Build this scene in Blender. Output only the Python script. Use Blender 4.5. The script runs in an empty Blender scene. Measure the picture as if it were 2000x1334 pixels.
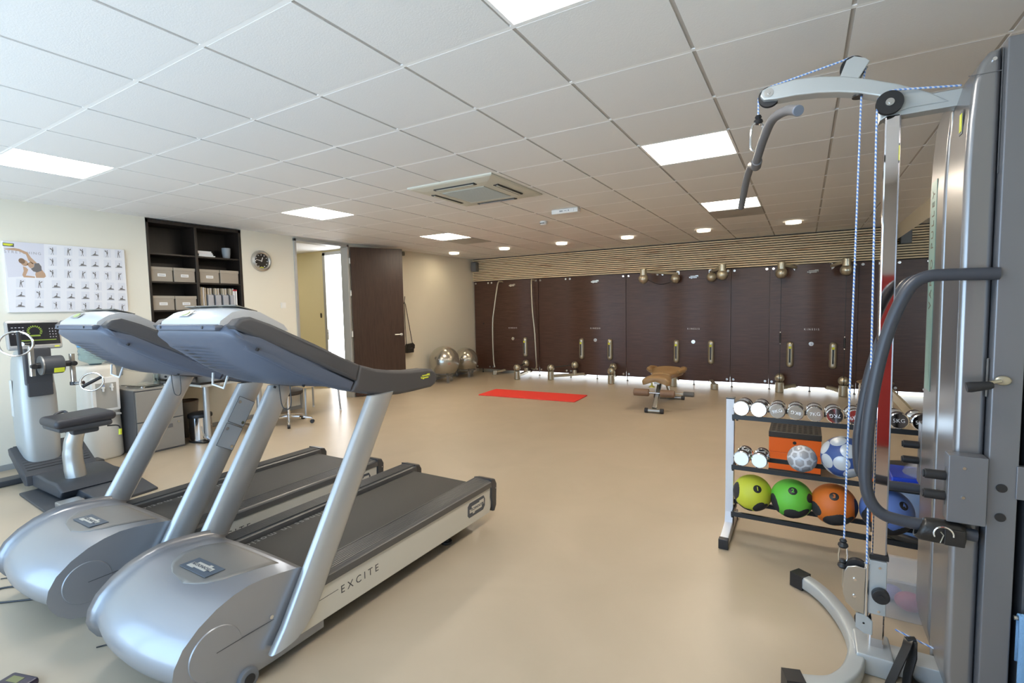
import bpy, bmesh, math, random
from mathutils import Vector, Matrix, Euler
random.seed(7)
S = bpy.context.scene
COL = S.collection
PI = math.pi

# ------------------------------------------------------------------ camera, world, exposure
CAM = Vector((0, 0, 1.4956))
yaw, pitch, roll, FPX = -.5354, -.0678, -.0189, 962.73
cy, sy, cp, sp = math.cos(yaw), math.sin(yaw), math.cos(pitch), math.sin(pitch)
fw = Vector((sy*cp, cy*cp, sp)); rt = Vector((cy, -sy, 0)); up = rt.cross(fw)
c_, s_ = math.cos(roll), math.sin(roll)
rt2 = c_*rt + s_*up; up2 = -s_*rt + c_*up
cam = bpy.data.cameras.new('camera'); camo = bpy.data.objects.new('camera', cam); COL.objects.link(camo)
cam.sensor_width = 36; cam.lens = FPX/2000*36; cam.clip_start = .02; cam.clip_end = 100
camo.matrix_world = Matrix(((rt2.x, up2.x, -fw.x, CAM.x), (rt2.y, up2.y, -fw.y, CAM.y), (rt2.z, up2.z, -fw.z, CAM.z), (0, 0, 0, 1)))
S.camera = camo
S.view_settings.view_transform = 'Standard'; S.view_settings.look = 'None'
S.view_settings.gamma = 1; S.view_settings.use_curve_mapping = False
S.view_settings.exposure = 0.95
W = bpy.data.worlds.new('sky'); S.world = W; W.use_nodes = True
bgn = W.node_tree.nodes['Background']
wt = W.node_tree; wtc = wt.nodes.new('ShaderNodeTexCoord'); wsp = wt.nodes.new('ShaderNodeSeparateXYZ'); wrp = wt.nodes.new('ShaderNodeValToRGB')
wmr = wt.nodes.new('ShaderNodeMapRange'); wmr.inputs[1].default_value = -1; wmr.inputs[2].default_value = 1
wt.links.new(wtc.outputs['Generated'], wsp.inputs[0]); wt.links.new(wsp.outputs[2], wmr.inputs[0]); wt.links.new(wmr.outputs[0], wrp.inputs[0]); wt.links.new(wrp.outputs[0], bgn.inputs[0])
wrp.color_ramp.elements[0].position = .47; wrp.color_ramp.elements[0].color = (.66, .84, 1.0, 1)     # world made brighter below the horizon to lift the ceiling
wrp.color_ramp.elements[1].position = .53; wrp.color_ramp.elements[1].color = (.34, .52, .74, 1)
bgn.inputs[1].default_value = 3.9
S.cycles.max_bounces = 8; S.cycles.diffuse_bounces = 5; S.cycles.glossy_bounces = 4; S.cycles.transmission_bounces = 6
S.cycles.transparent_max_bounces = 8; S.cycles.caustics_reflective = False; S.cycles.caustics_refractive = False
S.cycles.sample_clamp_indirect = 6

def portal(x, y, z, w, h, rx):
    l = bpy.data.lights.new('window_daylight', 'AREA'); l.shape = 'RECTANGLE'; l.size = w; l.size_y = h
    l.cycles.is_portal = True
    o = bpy.data.objects.new('window_daylight', l); COL.objects.link(o); o.location = (x, y, z); o.rotation_euler = (rx, 0, 0)
WINS = [(-6.4, -4.5), (-4.4, -2.5), (-2.4, -.35)]     # windows in the wall behind the camera
WY = -1.35
for a, b in WINS: portal((a+b)/2, WY-.12, 1.3, b-a, 2.3, PI/2)

# ------------------------------------------------------------------ helpers
MATS = {}
def mat(name, col, rough=.5, metal=0, bump=0, bscale=60, emit=None, estr=0, trans=0, coat=0, ior=None, alpha=None, spec=None, var=0, vscale=4):
    if name in MATS: return MATS[name]
    m = bpy.data.materials.new(name); m.use_nodes = True; nt = m.node_tree; b = nt.nodes['Principled BSDF']
    b.inputs['Base Color'].default_value = (*col, 1); b.inputs['Roughness'].default_value = rough; b.inputs['Metallic'].default_value = metal
    if coat: b.inputs['Coat Weight'].default_value = coat; b.inputs['Coat Roughness'].default_value = .1
    if trans: b.inputs['Transmission Weight'].default_value = trans
    if ior: b.inputs['IOR'].default_value = ior
    if alpha is not None: b.inputs['Alpha'].default_value = alpha
    if spec is not None: b.inputs['Specular IOR Level'].default_value = spec
    if emit: b.inputs['Emission Color'].default_value = (*emit, 1); b.inputs['Emission Strength'].default_value = estr
    if bump or var:
        tc = nt.nodes.new('ShaderNodeTexCoord'); n = nt.nodes.new('ShaderNodeTexNoise'); n.inputs['Scale'].default_value = bscale; n.inputs['Detail'].default_value = 3
        nt.links.new(tc.outputs['Object'], n.inputs['Vector'])
        if bump:
            bp = nt.nodes.new('ShaderNodeBump'); bp.inputs['Strength'].default_value = bump; bp.inputs['Distance'].default_value = .002
            nt.links.new(n.outputs['Fac'], bp.inputs['Height']); nt.links.new(bp.outputs['Normal'], b.inputs['Normal'])
        if var:
            n2 = nt.nodes.new('ShaderNodeTexNoise'); n2.inputs['Scale'].default_value = vscale; n2.inputs['Detail'].default_value = 4
            nt.links.new(tc.outputs['Object'], n2.inputs['Vector'])
            mx = nt.nodes.new('ShaderNodeMix'); mx.data_type = 'RGBA'
            mx.inputs[6].default_value = (*[c*(1-var) for c in col], 1); mx.inputs[7].default_value = (*[min(1, c*(1+var)) for c in col], 1)
            nt.links.new(n2.outputs['Fac'], mx.inputs[0]); nt.links.new(mx.outputs[2], b.inputs['Base Color'])
    MATS[name] = m; return m

def wood(name, dark, light, axis=(1, 14, 60), rough=.4, scale=3.0, spec=.5, contrast=(.35, .7)):
    m = bpy.data.materials.new(name); m.use_nodes = True; nt = m.node_tree; b = nt.nodes['Principled BSDF']
    tc = nt.nodes.new('ShaderNodeTexCoord'); mp = nt.nodes.new('ShaderNodeMapping'); mp.inputs['Scale'].default_value = axis
    n = nt.nodes.new('ShaderNodeTexNoise'); n.inputs['Scale'].default_value = scale; n.inputs['Detail'].default_value = 6; n.inputs['Roughness'].default_value = .7
    r = nt.nodes.new('ShaderNodeValToRGB'); r.color_ramp.elements[0].position = contrast[0]; r.color_ramp.elements[1].position = contrast[1]
    r.color_ramp.elements[0].color = (*dark, 1); r.color_ramp.elements[1].color = (*light, 1)
    nt.links.new(tc.outputs['Object'], mp.inputs[0]); nt.links.new(mp.outputs[0], n.inputs['Vector']); nt.links.new(n.outputs['Fac'], r.inputs[0])
    nt.links.new(r.outputs[0], b.inputs['Base Color']); b.inputs['Roughness'].default_value = rough; b.inputs['Specular IOR Level'].default_value = spec
    MATS[name] = m; return m

class MB:
    def __init__(s): s.bm = bmesh.new()
    def box(s, a, b, bev=0, M=None, seg=2):
        t = bmesh.new(); bmesh.ops.create_cube(t, size=1)
        for v in t.verts: v.co = Vector([(a[i]+b[i])/2 + v.co[i]*(b[i]-a[i]) for i in range(3)])
        if bev: bmesh.ops.bevel(t, geom=list(t.edges), offset=bev, segments=seg, profile=.5, affect='EDGES', clamp_overlap=True)
        return s.add(t, M)
    def add(s, t, M=None):
        if M is not None: t.transform(M)
        me = bpy.data.meshes.new('t'); t.to_mesh(me); t.free(); s.bm.from_mesh(me); bpy.data.meshes.remove(me); return s
    def cyl(s, p0, p1, r, r2=None, seg=20, bev=0):
        p0, p1 = Vector(p0), Vector(p1); d = p1-p0; t = bmesh.new()
        bmesh.ops.create_cone(t, cap_ends=True, segments=seg, radius1=r, radius2=r if r2 is None else r2, depth=d.length)
        if bev:
            es = [e for e in t.edges if len(e.link_faces) == 2 and any(len(f.verts) > 4 for f in e.link_faces)]
            bmesh.ops.bevel(t, geom=es, offset=bev, segments=2, profile=.5, affect='EDGES', clamp_overlap=True)
        return s.add(t, Matrix.Translation((p0+p1)/2) @ d.to_track_quat('Z', 'Y').to_matrix().to_4x4())
    def sph(s, c, r, sc=(1, 1, 1), u=24, v=14, M=None):
        t = bmesh.new(); bmesh.ops.create_uvsphere(t, u_segments=u, v_segments=v, radius=r)
        m = Matrix.Translation(c) @ (M if M is not None else Matrix()) @ Matrix.Diagonal((*sc, 1)); return s.add(t, m)
    def loft(s, rings, closed=True, caps=True):
        R = [[s.bm.verts.new(p) for p in r] for r in rings]; n = len(R[0])
        for i in range(len(R)-1):
            for j in range(n if closed else n-1):
                k = (j+1) % n
                try: s.bm.faces.new((R[i][j], R[i][k], R[i+1][k], R[i+1][j]))
                except ValueError: pass
        if caps and closed:
            try: s.bm.faces.new(R[0][::-1]); s.bm.faces.new(R[-1])
            except ValueError: pass
        return s
    def tube(s, pts, r, seg=10, closed=False, smooth=0, sec=None):
        P = [Vector(p) for p in pts]
        if smooth: P = spline(P, smooth, closed)
        rs = r if isinstance(r, (list, tuple)) else [r]*len(P)
        if len(rs) != len(P): rs = [rs[min(len(rs)-1, int(i*len(rs)/len(P)))] for i in range(len(P))]
        rings = []; prev = None; n = len(P)
        for i, p in enumerate(P):
            if closed: t = P[(i+1) % n]-P[i-1]
            else: t = P[min(i+1, n-1)]-P[max(i-1, 0)]
            if t.length < 1e-9: t = Vector((0, 0, 1))
            t.normalize()
            if prev is None: nrm = t.orthogonal().normalized() if sec is None else (Vector(sec) - t*Vector(sec).dot(t)).normalized()
            else:
                nrm = prev - t*prev.dot(t)
                nrm = nrm.normalized() if nrm.length > 1e-6 else t.orthogonal().normalized()
            prev = nrm; bi = t.cross(nrm)
            rings.append([p + (nrm*math.cos(2*PI*k/seg)+bi*math.sin(2*PI*k/seg))*rs[i] for k in range(seg)])
        if closed: rings.append(rings[0])
        return s.loft(rings, True, not closed)
    def sweep(s, pts, w, h, side=(0, 1, 0), bev=0):
        """rectangular bar w (along side) x h swept along points"""
        P = [Vector(p) for p in pts]; n = len(P); sd = Vector(side); rings = []
        for i, p in enumerate(P):
            t = (P[min(i+1, n-1)]-P[max(i-1, 0)]).normalized(); a = (sd - t*sd.dot(t)).normalized(); b = t.cross(a)
            ww = (w[i] if isinstance(w, (list, tuple)) else w)/2; hh = (h[i] if isinstance(h, (list, tuple)) else h)/2; c = min(ww, hh)*.3 if bev else 0
            if c: q = [(ww-c, hh), (ww, hh-c), (ww, -hh+c), (ww-c, -hh), (-ww+c, -hh), (-ww, -hh+c), (-ww, hh-c), (-ww+c, hh)]
            else: q = [(ww, hh), (ww, -hh), (-ww, -hh), (-ww, hh)]
            rings.append([p+a*x+b*y for x, y in q])
        return s.loft(rings)
    def prism(s, poly, d0, d1, plane='yz', bev=0, seg=3):
        """polygon in plane yz / xz / xy extruded along the remaining axis from d0 to d1"""
        t = bmesh.new(); f = {'yz': lambda a, b, d: (d, a, b), 'xz': lambda a, b, d: (a, d, b), 'xy': lambda a, b, d: (a, b, d)}[plane]
        A = [t.verts.new(f(a, b, d0)) for a, b in poly]; B = [t.verts.new(f(a, b, d1)) for a, b in poly]; n = len(poly)
        fa = t.faces.new(A); fb = t.faces.new(B[::-1])
        for i in range(n): t.faces.new((A[i], B[i], B[(i+1) % n], A[(i+1) % n]))
        bmesh.ops.recalc_face_normals(t, faces=list(t.faces))
        if bev:
            es = list(fa.edges)+list(fb.edges)
            bmesh.ops.bevel(t, geom=es, offset=bev, segments=seg, profile=.5, affect='EDGES', clamp_overlap=True)
        return s.add(t)
    def lathe(s, prof, c=(0, 0, 0), seg=32, axis='z', M=None):
        """profile [(r, h)]"""
        t = bmesh.new(); R = []
        for r, h in prof: R.append([t.verts.new((r*math.cos(2*PI*k/seg), r*math.sin(2*PI*k/seg), h)) for k in range(seg)])
        for i in range(len(R)-1):
            for j in range(seg):
                k = (j+1) % seg; t.faces.new((R[i][j], R[i][k], R[i+1][k], R[i+1][j]))
        if prof[0][0] > 1e-5: t.faces.new(R[0][::-1])
        if prof[-1][0] > 1e-5: t.faces.new(R[-1])
        bmesh.ops.remove_doubles(t, verts=list(t.verts), dist=1e-6)
        m = {'z': Matrix(), 'y': Matrix.Rotation(-PI/2, 4, 'X'), 'x': Matrix.Rotation(PI/2, 4, 'Y')}[axis]
        return s.add(t, Matrix.Translation(c) @ (M if M is not None else Matrix()) @ m)
    def quad(s, *p):
        s.bm.faces.new([s.bm.verts.new(q) for q in p]); return s
    def build(s, name, m, parent=None, smooth=True, angle=40, bev=0, off=None, recalc=True):
        if recalc: bmesh.ops.recalc_face_normals(s.bm, faces=list(s.bm.faces))
        if off: bmesh.ops.translate(s.bm, verts=list(s.bm.verts), vec=off)
        me = bpy.data.meshes.new(name); s.bm.to_mesh(me); s.bm.free()
        for k in (m if isinstance(m, (list, tuple)) else [m]): me.materials.append(k)
        o = bpy.data.objects.new(name, me); COL.objects.link(o)
        if smooth: shade(me, angle)
        if bev:
            b = o.modifiers.new('b', 'BEVEL'); b.width = bev; b.segments = 2; b.limit_method = 'ANGLE'; b.angle_limit = math.radians(35)
        if smooth: w = o.modifiers.new('w', 'WEIGHTED_NORMAL'); w.keep_sharp = True
        if parent: o.parent = parent
        return o
def shade(me, angle=40):
    for p in me.polygons: p.use_smooth = True
    a = math.radians(angle); bm = bmesh.new(); bm.from_mesh(me)
    for e in bm.edges:
        if len(e.link_faces) == 2 and e.calc_face_angle(0) > a: e.smooth = False
    bm.to_mesh(me); bm.free()
def spline(P, k, closed=False):
    out = []; n = len(P); m = n if closed else n-1
    for i in range(m):
        p0 = P[i-1] if (i > 0 or closed) else P[i]; p1 = P[i]; p2 = P[(i+1) % n]; p3 = P[(i+2) % n] if (i+2 < n or closed) else p2
        for j in range(k):
            t = j/k; out.append(.5*((2*p1)+(-p0+p2)*t+(2*p0-5*p1+4*p2-p3)*t*t+(-p0+3*p1-3*p2+p3)*t**3))
    if not closed: out.append(P[-1])
    return out
def tag(o, label=None, cat=None, group=None, kind=None):
    if label: o['label'] = label
    if cat: o['category'] = cat
    if group: o['group'] = group
    if kind: o['kind'] = kind
    return o
def thing(name, loc, label, cat, group=None, rz=0):
    o = bpy.data.objects.new(name, None); o.empty_display_size = .1; COL.objects.link(o)
    o.location = loc; o.rotation_euler = (0, 0, rz); return tag(o, label, cat, group)
def struct(o): o['kind'] = 'structure'; return o
def dup(root, loc=None, label=None, rz=None):
    def cp(o, par):
        c = o.copy(); COL.objects.link(c)
        if par: c.parent = par
        for ch in list(o.children): cp(ch, c)
        return c
    r = cp(root, None)
    if loc is not None: r.location = loc
    if rz is not None: r.rotation_euler = (0, 0, rz)
    if label: r['label'] = label
    return r
def text(body, size, M, m, name, parent=None, depth=.0006, spacing=1.0, bold=0, squash=1.0):
    """flat lettering mesh; M maps the text plane (x right, y up) into parent space"""
    cu = bpy.data.curves.new('t', 'FONT'); cu.body = body; cu.size = size; cu.align_x = 'CENTER'; cu.align_y = 'CENTER'
    cu.extrude = depth; cu.space_character = spacing; cu.offset = bold; cu.resolution_u = 3
    o = bpy.data.objects.new('t', cu); COL.objects.link(o)
    bpy.context.view_layer.update()
    me = bpy.data.meshes.new_from_object(o.evaluated_get(bpy.context.evaluated_depsgraph_get()))
    bpy.data.objects.remove(o); bpy.data.curves.remove(cu)
    me.transform(M @ Matrix.Diagonal((squash, 1, 1, 1))); me.materials.clear(); me.materials.append(m); me.name = name
    t = bpy.data.objects.new(name, me); COL.objects.link(t)
    if parent: t.parent = parent
    return t
def frame(origin, right, upv):
    r = Vector(right).normalized(); u = Vector(upv); u = (u-r*u.dot(r)).normalized(); n = r.cross(u)
    M = Matrix((( r.x, u.x, n.x, origin[0]), (r.y, u.y, n.y, origin[1]), (r.z, u.z, n.z, origin[2]), (0, 0, 0, 1))); return M
def logo(M, w, m_plate, m_text, name, parent, plate=True):
    """stepped emblem with the maker's word inside; w = width"""
    h = w*.36
    pts = [(-.5, .12), (-.36, .12), (-.36, .36), (.18, .36), (.18, .5), (.5, .5), (.5, -.12), (.34, -.12), (.34, -.36), (-.16, -.36), (-.16, -.5), (-.3, -.5), (-.3, -.3), (-.5, -.3)]
    b = MB().prism([(x*w, y*h) for x, y in pts], 0, .0012, 'xy'); b.bm.transform(M)
    e = b.build(name, m_plate, parent, smooth=False)
    text('TECHNOGYM', w*.150, M @ Matrix.Translation((0, 0, .0014)), m_text, 'lettering', e, .0003, bold=.0006 if w > .05 else 0)
    return e

# ------------------------------------------------------------------ materials
white = mat('white_paint', (.80, .79, .74), .55)
cream = mat('cream_wall_paint', (.80, .72, .55), .6, bump=.15, bscale=250)
creamL = mat('pale_wall_paint', (.80, .775, .68), .6, bump=.15, bscale=250)
hallm = mat('yellow_wall_paint', (.80, .72, .46), .6)
silver = mat('silver_paint', (.38, .39, .41), .34, .55, coat=.25)
silver2 = mat('silver_grey_paint', (.36, .37, .385), .38, .5, coat=.2)
slate = mat('slate_plastic', (.088, .102, .140), .42, bump=.25, bscale=700)
slate2 = mat('brown_grey_rubber', (.068, .063, .065), .5, bump=.3, bscale=900)
black = mat('black_plastic', (.018, .018, .02), .4)
blackr = mat('black_rubber', (.03, .03, .033), .6, bump=.2, bscale=300)
chrome = mat('chrome', (.85, .85, .86), .06, 1)
brushed = mat('brushed_steel', (.62, .62, .61), .28, 1)
alum = mat('anodised_aluminium', (.50, .50, .50), .35, .85)
champ = mat('champagne_metal', (.50, .46, .36), .3, .75)
beltm = mat('black_belt', (.035, .033, .03), .55, bump=.4, bscale=500)
railm = mat('ribbed_rail_plastic', (.115, .113, .112), .38, .3)
offw = mat('offwhite_panel', (.62, .60, .54), .4, .1)
greyp = mat('warm_grey_plastic', (.27, .255, .235), .45, .3)
yell = mat('lime_sticker', (.72, .75, .05), .5)
badge = mat('dark_badge', (.07, .08, .10), .4)
paper = mat('white_paper', (.85, .85, .86), .6)
glassm = mat('clear_glass', (.9, .97, .95), .03, trans=1, ior=1.45)
clearp = mat('clear_plastic', (.9, .93, .95), .12, trans=.9, ior=1.3)
# ------------------------------------------------------------------ the room
XL, XR, YB, H = -6.72, 1.2, 9.744, 2.647
fl = bpy.data.materials.new('beige_linoleum'); fl.use_nodes = True; nt = fl.node_tree; b = nt.nodes['Principled BSDF']
tc = nt.nodes.new('ShaderNodeTexCoord'); n = nt.nodes.new('ShaderNodeTexNoise'); n.inputs['Scale'].default_value = 1.3; n.inputs['Detail'].default_value = 7; n.inputs['Distortion'].default_value = 1.2
r = nt.nodes.new('ShaderNodeValToRGB'); r.color_ramp.elements[0].position = .3; r.color_ramp.elements[1].position = .7
r.color_ramp.elements[0].color = (.44, .365, .268, 1); r.color_ramp.elements[1].color = (.49, .405, .30, 1)
nt.links.new(tc.outputs['Object'], n.inputs['Vector']); nt.links.new(n.outputs['Fac'], r.inputs[0]); nt.links.new(r.outputs[0], b.inputs['Base Color'])
b.inputs['Roughness'].default_value = .33; b.inputs['Specular IOR Level'].default_value = .45
n3 = nt.nodes.new('ShaderNodeTexNoise'); n3.inputs['Scale'].default_value = 9; bp = nt.nodes.new('ShaderNodeBump'); bp.inputs['Strength'].default_value = .06; bp.inputs['Distance'].default_value = .01
nt.links.new(tc.outputs['Object'], n3.inputs['Vector']); nt.links.new(n3.outputs['Fac'], bp.inputs['Height']); nt.links.new(bp.outputs['Normal'], b.inputs['Normal'])
struct(MB().box((-12, WY-.3, -.1), (XR+.2, YB+.3, 0)).build('floor', fl, smooth=False))

# ceiling: tiles hanging just below the carrier sheet, 0.6 m grid
tilem = mat('ceiling_tile', (.845, .84, .84), .75, bump=.35, bscale=160)
barm = mat('ceiling_carrier', (.97, .97, .97), .45); bard = mat('ceiling_carrier_shaded', (.52, .50, .48), .6)  # window light put into the colour: runners along X brighter, bars along Y darker
GX, GY = -1.054, 1.23
panels = [(-5.254, 1.23), (-5.254, 3.63), (-5.254, 6.03), (-1.054, 1.23), (-1.054, 3.63), (-1.054, 6.03)]
mb = MB(); mb.box((XL-.3, WY-.3, H+.03), (XR+.2, YB+.3, H+.09))
cm = MB()
i0 = int((XL-GX)/.6)-1
for i in range(i0, 5):
    for j in range(-5, 16):
        x0, y0 = GX+.6*i, GY+.6*j
        if any(abs(x0-px) < .05 and abs(y0-py) < .05 for px, py in panels): continue
        xa, xb, ya, yb = max(x0+.009, XL), min(x0+.591, XR), max(y0+.0115, WY), min(y0+.5885, YB)
        if xb-xa < .03 or yb-ya < .03: continue
        cm.box((xa, ya, H), (xb, yb, H+.02))
ce = struct(cm.build('ceiling', tilem, smooth=False))
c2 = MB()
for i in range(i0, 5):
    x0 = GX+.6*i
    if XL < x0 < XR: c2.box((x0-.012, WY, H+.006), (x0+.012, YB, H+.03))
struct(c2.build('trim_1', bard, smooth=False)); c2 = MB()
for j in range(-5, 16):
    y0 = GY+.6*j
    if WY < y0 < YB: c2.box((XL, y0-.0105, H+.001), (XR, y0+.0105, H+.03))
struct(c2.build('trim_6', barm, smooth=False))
struct(mb.build('ceiling_slab', tilem, smooth=False))

# left wall: niche for the shelves (Y 2.89..4.04, z > .62), doorway (Y 4.88..5.87)
wl = MB(); T = .12
wl.box((XL-T, WY-.3, 0), (XL, 2.885, 2.75)).box((XL-T, 2.885, 0), (XL, 4.035, .62)).box((XL-T, 4.035, 0), (XL, 4.86, 2.75))
wl.box((XL-T, 4.86, 2.62), (XL, 5.88, 2.75)).box((XL-T, 5.88, 0), (XL, YB+.2, 2.75))
wl.box((XL-.36, 2.70, .62), (XL-.34, 4.2, 2.75)).box((XL-.36, 2.70, .4), (XL-T, 2.885, 2.75)).box((XL-.36, 4.045, .4), (XL-T, 4.2, 2.75))
struct(wl.build('wall_left', creamL, smooth=False))
struct(MB().box((XL-T, YB, 0), (XR+T, YB+T, 2.75)).build('wall_back', cream, smooth=False))
# right wall carrying the mirror
struct(MB().box((XR, WY-.3, 0), (XR+T, YB+T, 2.75)).build('wall_right', cream, smooth=False))
mm = mat('mirror_silver', (.86, .88, .86), .01, 1)
t = thing('wall_mirror', (XR, 6.5, .14), 'frameless wall mirror covering the right wall from skirting to below the ceiling', 'mirror')
MB().box((-.012, -3.3, 0), (-.002, 3.22, 2.28)).build('mirror_glass', mm, t, smooth=False)
struct(MB().box((XR-.03, WY, 0), (XR, YB-.2, .13)).build('baseboard_right', cream, smooth=False))
# window wall behind the camera
ww = MB(); z0, z1 = .02, 2.45
ww.box((XL-T, WY-.24, z1), (XR+T, WY, 2.75)).box((XL-T, WY-.24, 0), (XR+T, WY, z0))
xs = [XL-T]+[v for w in WINS for v in w]+[XR+T]
for k in range(0, len(xs), 2): ww.box((xs[k], WY-.24, z0), (xs[k+1], WY, z1))
struct(ww.build('wall_front', mat('grey_wall_paint', (.55, .53, .52), .6), smooth=False))
for k, (a, b_) in enumerate(WINS):
    w = MB()
    for (x0, x1, za, zb) in ((a, a+.06, z0, z1), (b_-.06, b_, z0, z1), (a, b_, z0, z0+.06), (a, b_, z1-.06, z1), ((a+b_)/2-.03, (a+b_)/2+.03, z0, z1)):
        w.box((x0, WY-.14, za), (x1, WY-.08, zb))
    struct(w.build('window_%d' % (k+1), alum, smooth=False))
struct(MB().box((.35, WY, .02), (1.1, WY+.02, 1.75)).build('added_red_board', mat('added_board_red', (.42, .03, .03), .5), smooth=False))  # unseen red board, added to give the chrome post its red reflection
# skirting along the left wall and the far corner
sk = mat('grey_skirting', (.33, .34, .34), .5)
bb = MB(); bb.box((XL, WY, 0), (XL+.015, 4.86, .055)).box((XL, 5.9, 0), (XL+.015, 9.5, .055)); struct(bb.build('baseboard_left', sk, smooth=False))

# door in the left wall: frame, leaf folded back into the room, lever handle
dw = wood('wenge_veneer', (.030, .014, .009), (.062, .032, .021), (28, 28, 1.2), .38, 3)
fr = mat('grey_door_frame', (.45, .46, .46), .4, .3)
df = MB()
for (ya, yb, za, zb) in ((4.845, 4.885, 0, 2.62), (5.855, 5.895, 0, 2.62), (4.845, 5.895, 2.58, 2.625)):
    df.box((XL-T-.02, ya, za), (XL+.025, yb, zb), .003)
d1 = struct(df.build('door_1', fr, smooth=False))
lf = MB().box((0, -.02, .012), (.90, .02, 2.585), .002).build('door_leaf', dw, d1, smooth=False)
lf.location = (XL+.03, 5.915, 0); lf.rotation_euler = (0, 0, math.radians(60))
hd = MB().cyl((.84, -.02, 1.06), (.84, -.062, 1.06), .011).tube([(.84, -.06, 1.06), (.80, -.062, 1.06), (.71, -.062, 1.06)], .009, 10).cyl((.84, -.02, 1.06), (.84, -.028, 1.06), .026).build('door_handle', brushed, lf)
for zz in (.3, 1.05, 1.75, 2.3):
    MB().cyl((XL+.03, 5.90, zz), (XL+.03, 5.90, zz+.1), .01).build('hinge', white, d1)
# hallway beyond
hz = 2.66
struct(MB().box((-12, 6.42, 0), (-8.0, 6.52, 2.75)).box((-7.42, 6.42, 0), (XL-T, 6.52, 2.75)).box((-8.0, 6.42, 2.60), (-7.42, 6.52, 2.75)).build('wall_hall', hallm, smooth=False))
struct(MB().box((-12, 2.2, hz), (XL-T, 9, hz+.06)).build('ceiling_hall', tilem, smooth=False))
struct(MB().box((-12, 2.2, 0), (-11.9, 9, 2.75)).box((-12, 2.2, 0), (-7.1, 2.3, 2.75)).build('wall_corridor', hallm, smooth=False))
d2 = MB()
for (xa, xb, za, zb) in ((-8.02, -7.95, 0, 2.62), (-7.47, -7.40, 0, 2.62), (-8.02, -7.40, 2.57, 2.63)): d2.box((xa, 6.40, za), (xb, 6.53, zb))
d2 = struct(d2.build('door_2', fr, smooth=False))
sunny = mat('daylit_frosted_glass', (.9, .9, .9), .5, emit=(.93, .96, 1), estr=3.2)
struct(MB().box((-7.95, 6.47, 0), (-7.47, 6.49, 2.57)).build('window_4', sunny, smooth=False))
t = thing('door_lever', (-7.93, 6.40, 1.05), 'small steel lock plate on the frame of the hallway doorway', 'door lock')
MB().box((-.012, -.006, -.1), (.012, 0, .1), .003).build('lock_plate', brushed, t)
MB().cyl((0, -.006, .03), (0, -.012, .03), .009).build('key_cylinder', black, t)
t = thing('corridor_light', (-8.9, 5.0, hz-.03), 'recessed light in the hallway ceiling beyond the open door', 'ceiling light')
MB().box((-.3, -.3, 0), (.3, .3, .03)).build('diffuser', mat('hall_diffuser', (1, 1, 1), .5, emit=(1, .9, .7), estr=6), t, smooth=False)
t = thing('door_closer_button', (-8.13, 6.41, 1.42), 'dark oval door plate on the yellow hallway wall', 'wall plate')
MB().lathe([(0, 0), (.03, 0), (.03, .008), (0, .008)], axis='y').build('plate', black, t).scale = (.6, -1, 1.6)

# ceiling lights
dif = mat('lit_diffuser', (1, 1, 1), .5, emit=(1, .87, .70), estr=16)
dif2 = mat('lit_diffuser_daylight_side', (1, 1, 1), .5, emit=(1, .95, .87), estr=12)
alu = mat('light_reflector_grey', (.55, .55, .54), .4, .4)
lab = ['square recessed ceiling light nearest the stretching poster', 'square recessed ceiling light above the black shelf unit and desk', 'square recessed ceiling light beside a grey tile near the open dark door',
       'square recessed ceiling light cut by the top edge of the photo', 'largest fully visible square ceiling light, right of the air conditioner', 'square ceiling light behind the lat bar with a grey tile beyond it']
for k, (px, py) in enumerate(panels):
    t = thing('ceiling_light', (px+.3, py+.3, H), lab[k], 'ceiling light', 'square recessed ceiling lights')
    f = MB()
    for a in ((-.3, -.3, .3, -.285), (-.3, .285, .3, .3), (-.3, -.285, -.285, .285), (.285, -.285, .3, .285)): f.box((a[0], a[1], 0), (a[2], a[3], .025))
    f.build('frame', barm, t, smooth=False)
    MB().box((-.285, -.285, .008), (.285, .285, .02)).build('diffuser', dif2 if k in (0, 3) else dif, t, smooth=False)
for k, (px, py) in enumerate([(-5.254, 6.63), (-1.054, 6.63)]):
    t = MB().box((px+.006, py+.006, H-.004), (px+.594, py+.594, H+.004), .001).build('ceiling_air_panel', alu, smooth=False)
    tag(t, ['grey smooth ceiling tile beside the square light near the door', 'grey smooth ceiling tile beyond the square light at right'][k], 'ceiling tile', 'grey ceiling tiles')
spm = mat('lit_spot', (1, 1, 1), .4, emit=(1, .82, .55), estr=45)
spw = mat('spot_ring_white', (.85, .85, .83), .3, emit=(1, .86, .62), estr=1.5)
labs = ['round recessed downlight nearest the far left corner', 'round downlight second from the left corner', 'round downlight above the bare middle of the dark panelling', 'round downlight with broken light pattern, left of the upper pulley arms',
        'round downlight second from the right', 'rightmost round downlight before the cable tower']
for k in range(6):
    t = thing('downlight', (-6.154+1.2*k, 8.13, H), labs[k], 'ceiling light', 'round downlights before the panel wall')
    MB().lathe([(.078, 0), (.078, -.03), (.098, -.034), (.10, -.028), (.10, 0)], seg=28).build('ring', spw, t)
    MB().cyl((0, 0, -.026), (0, 0, -.004), .074).build('lamp', spm, t)
    if k == 3: MB().box((-.012, -.1, -.03), (.012, .1, -.022)).build('bar', black, t)

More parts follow.
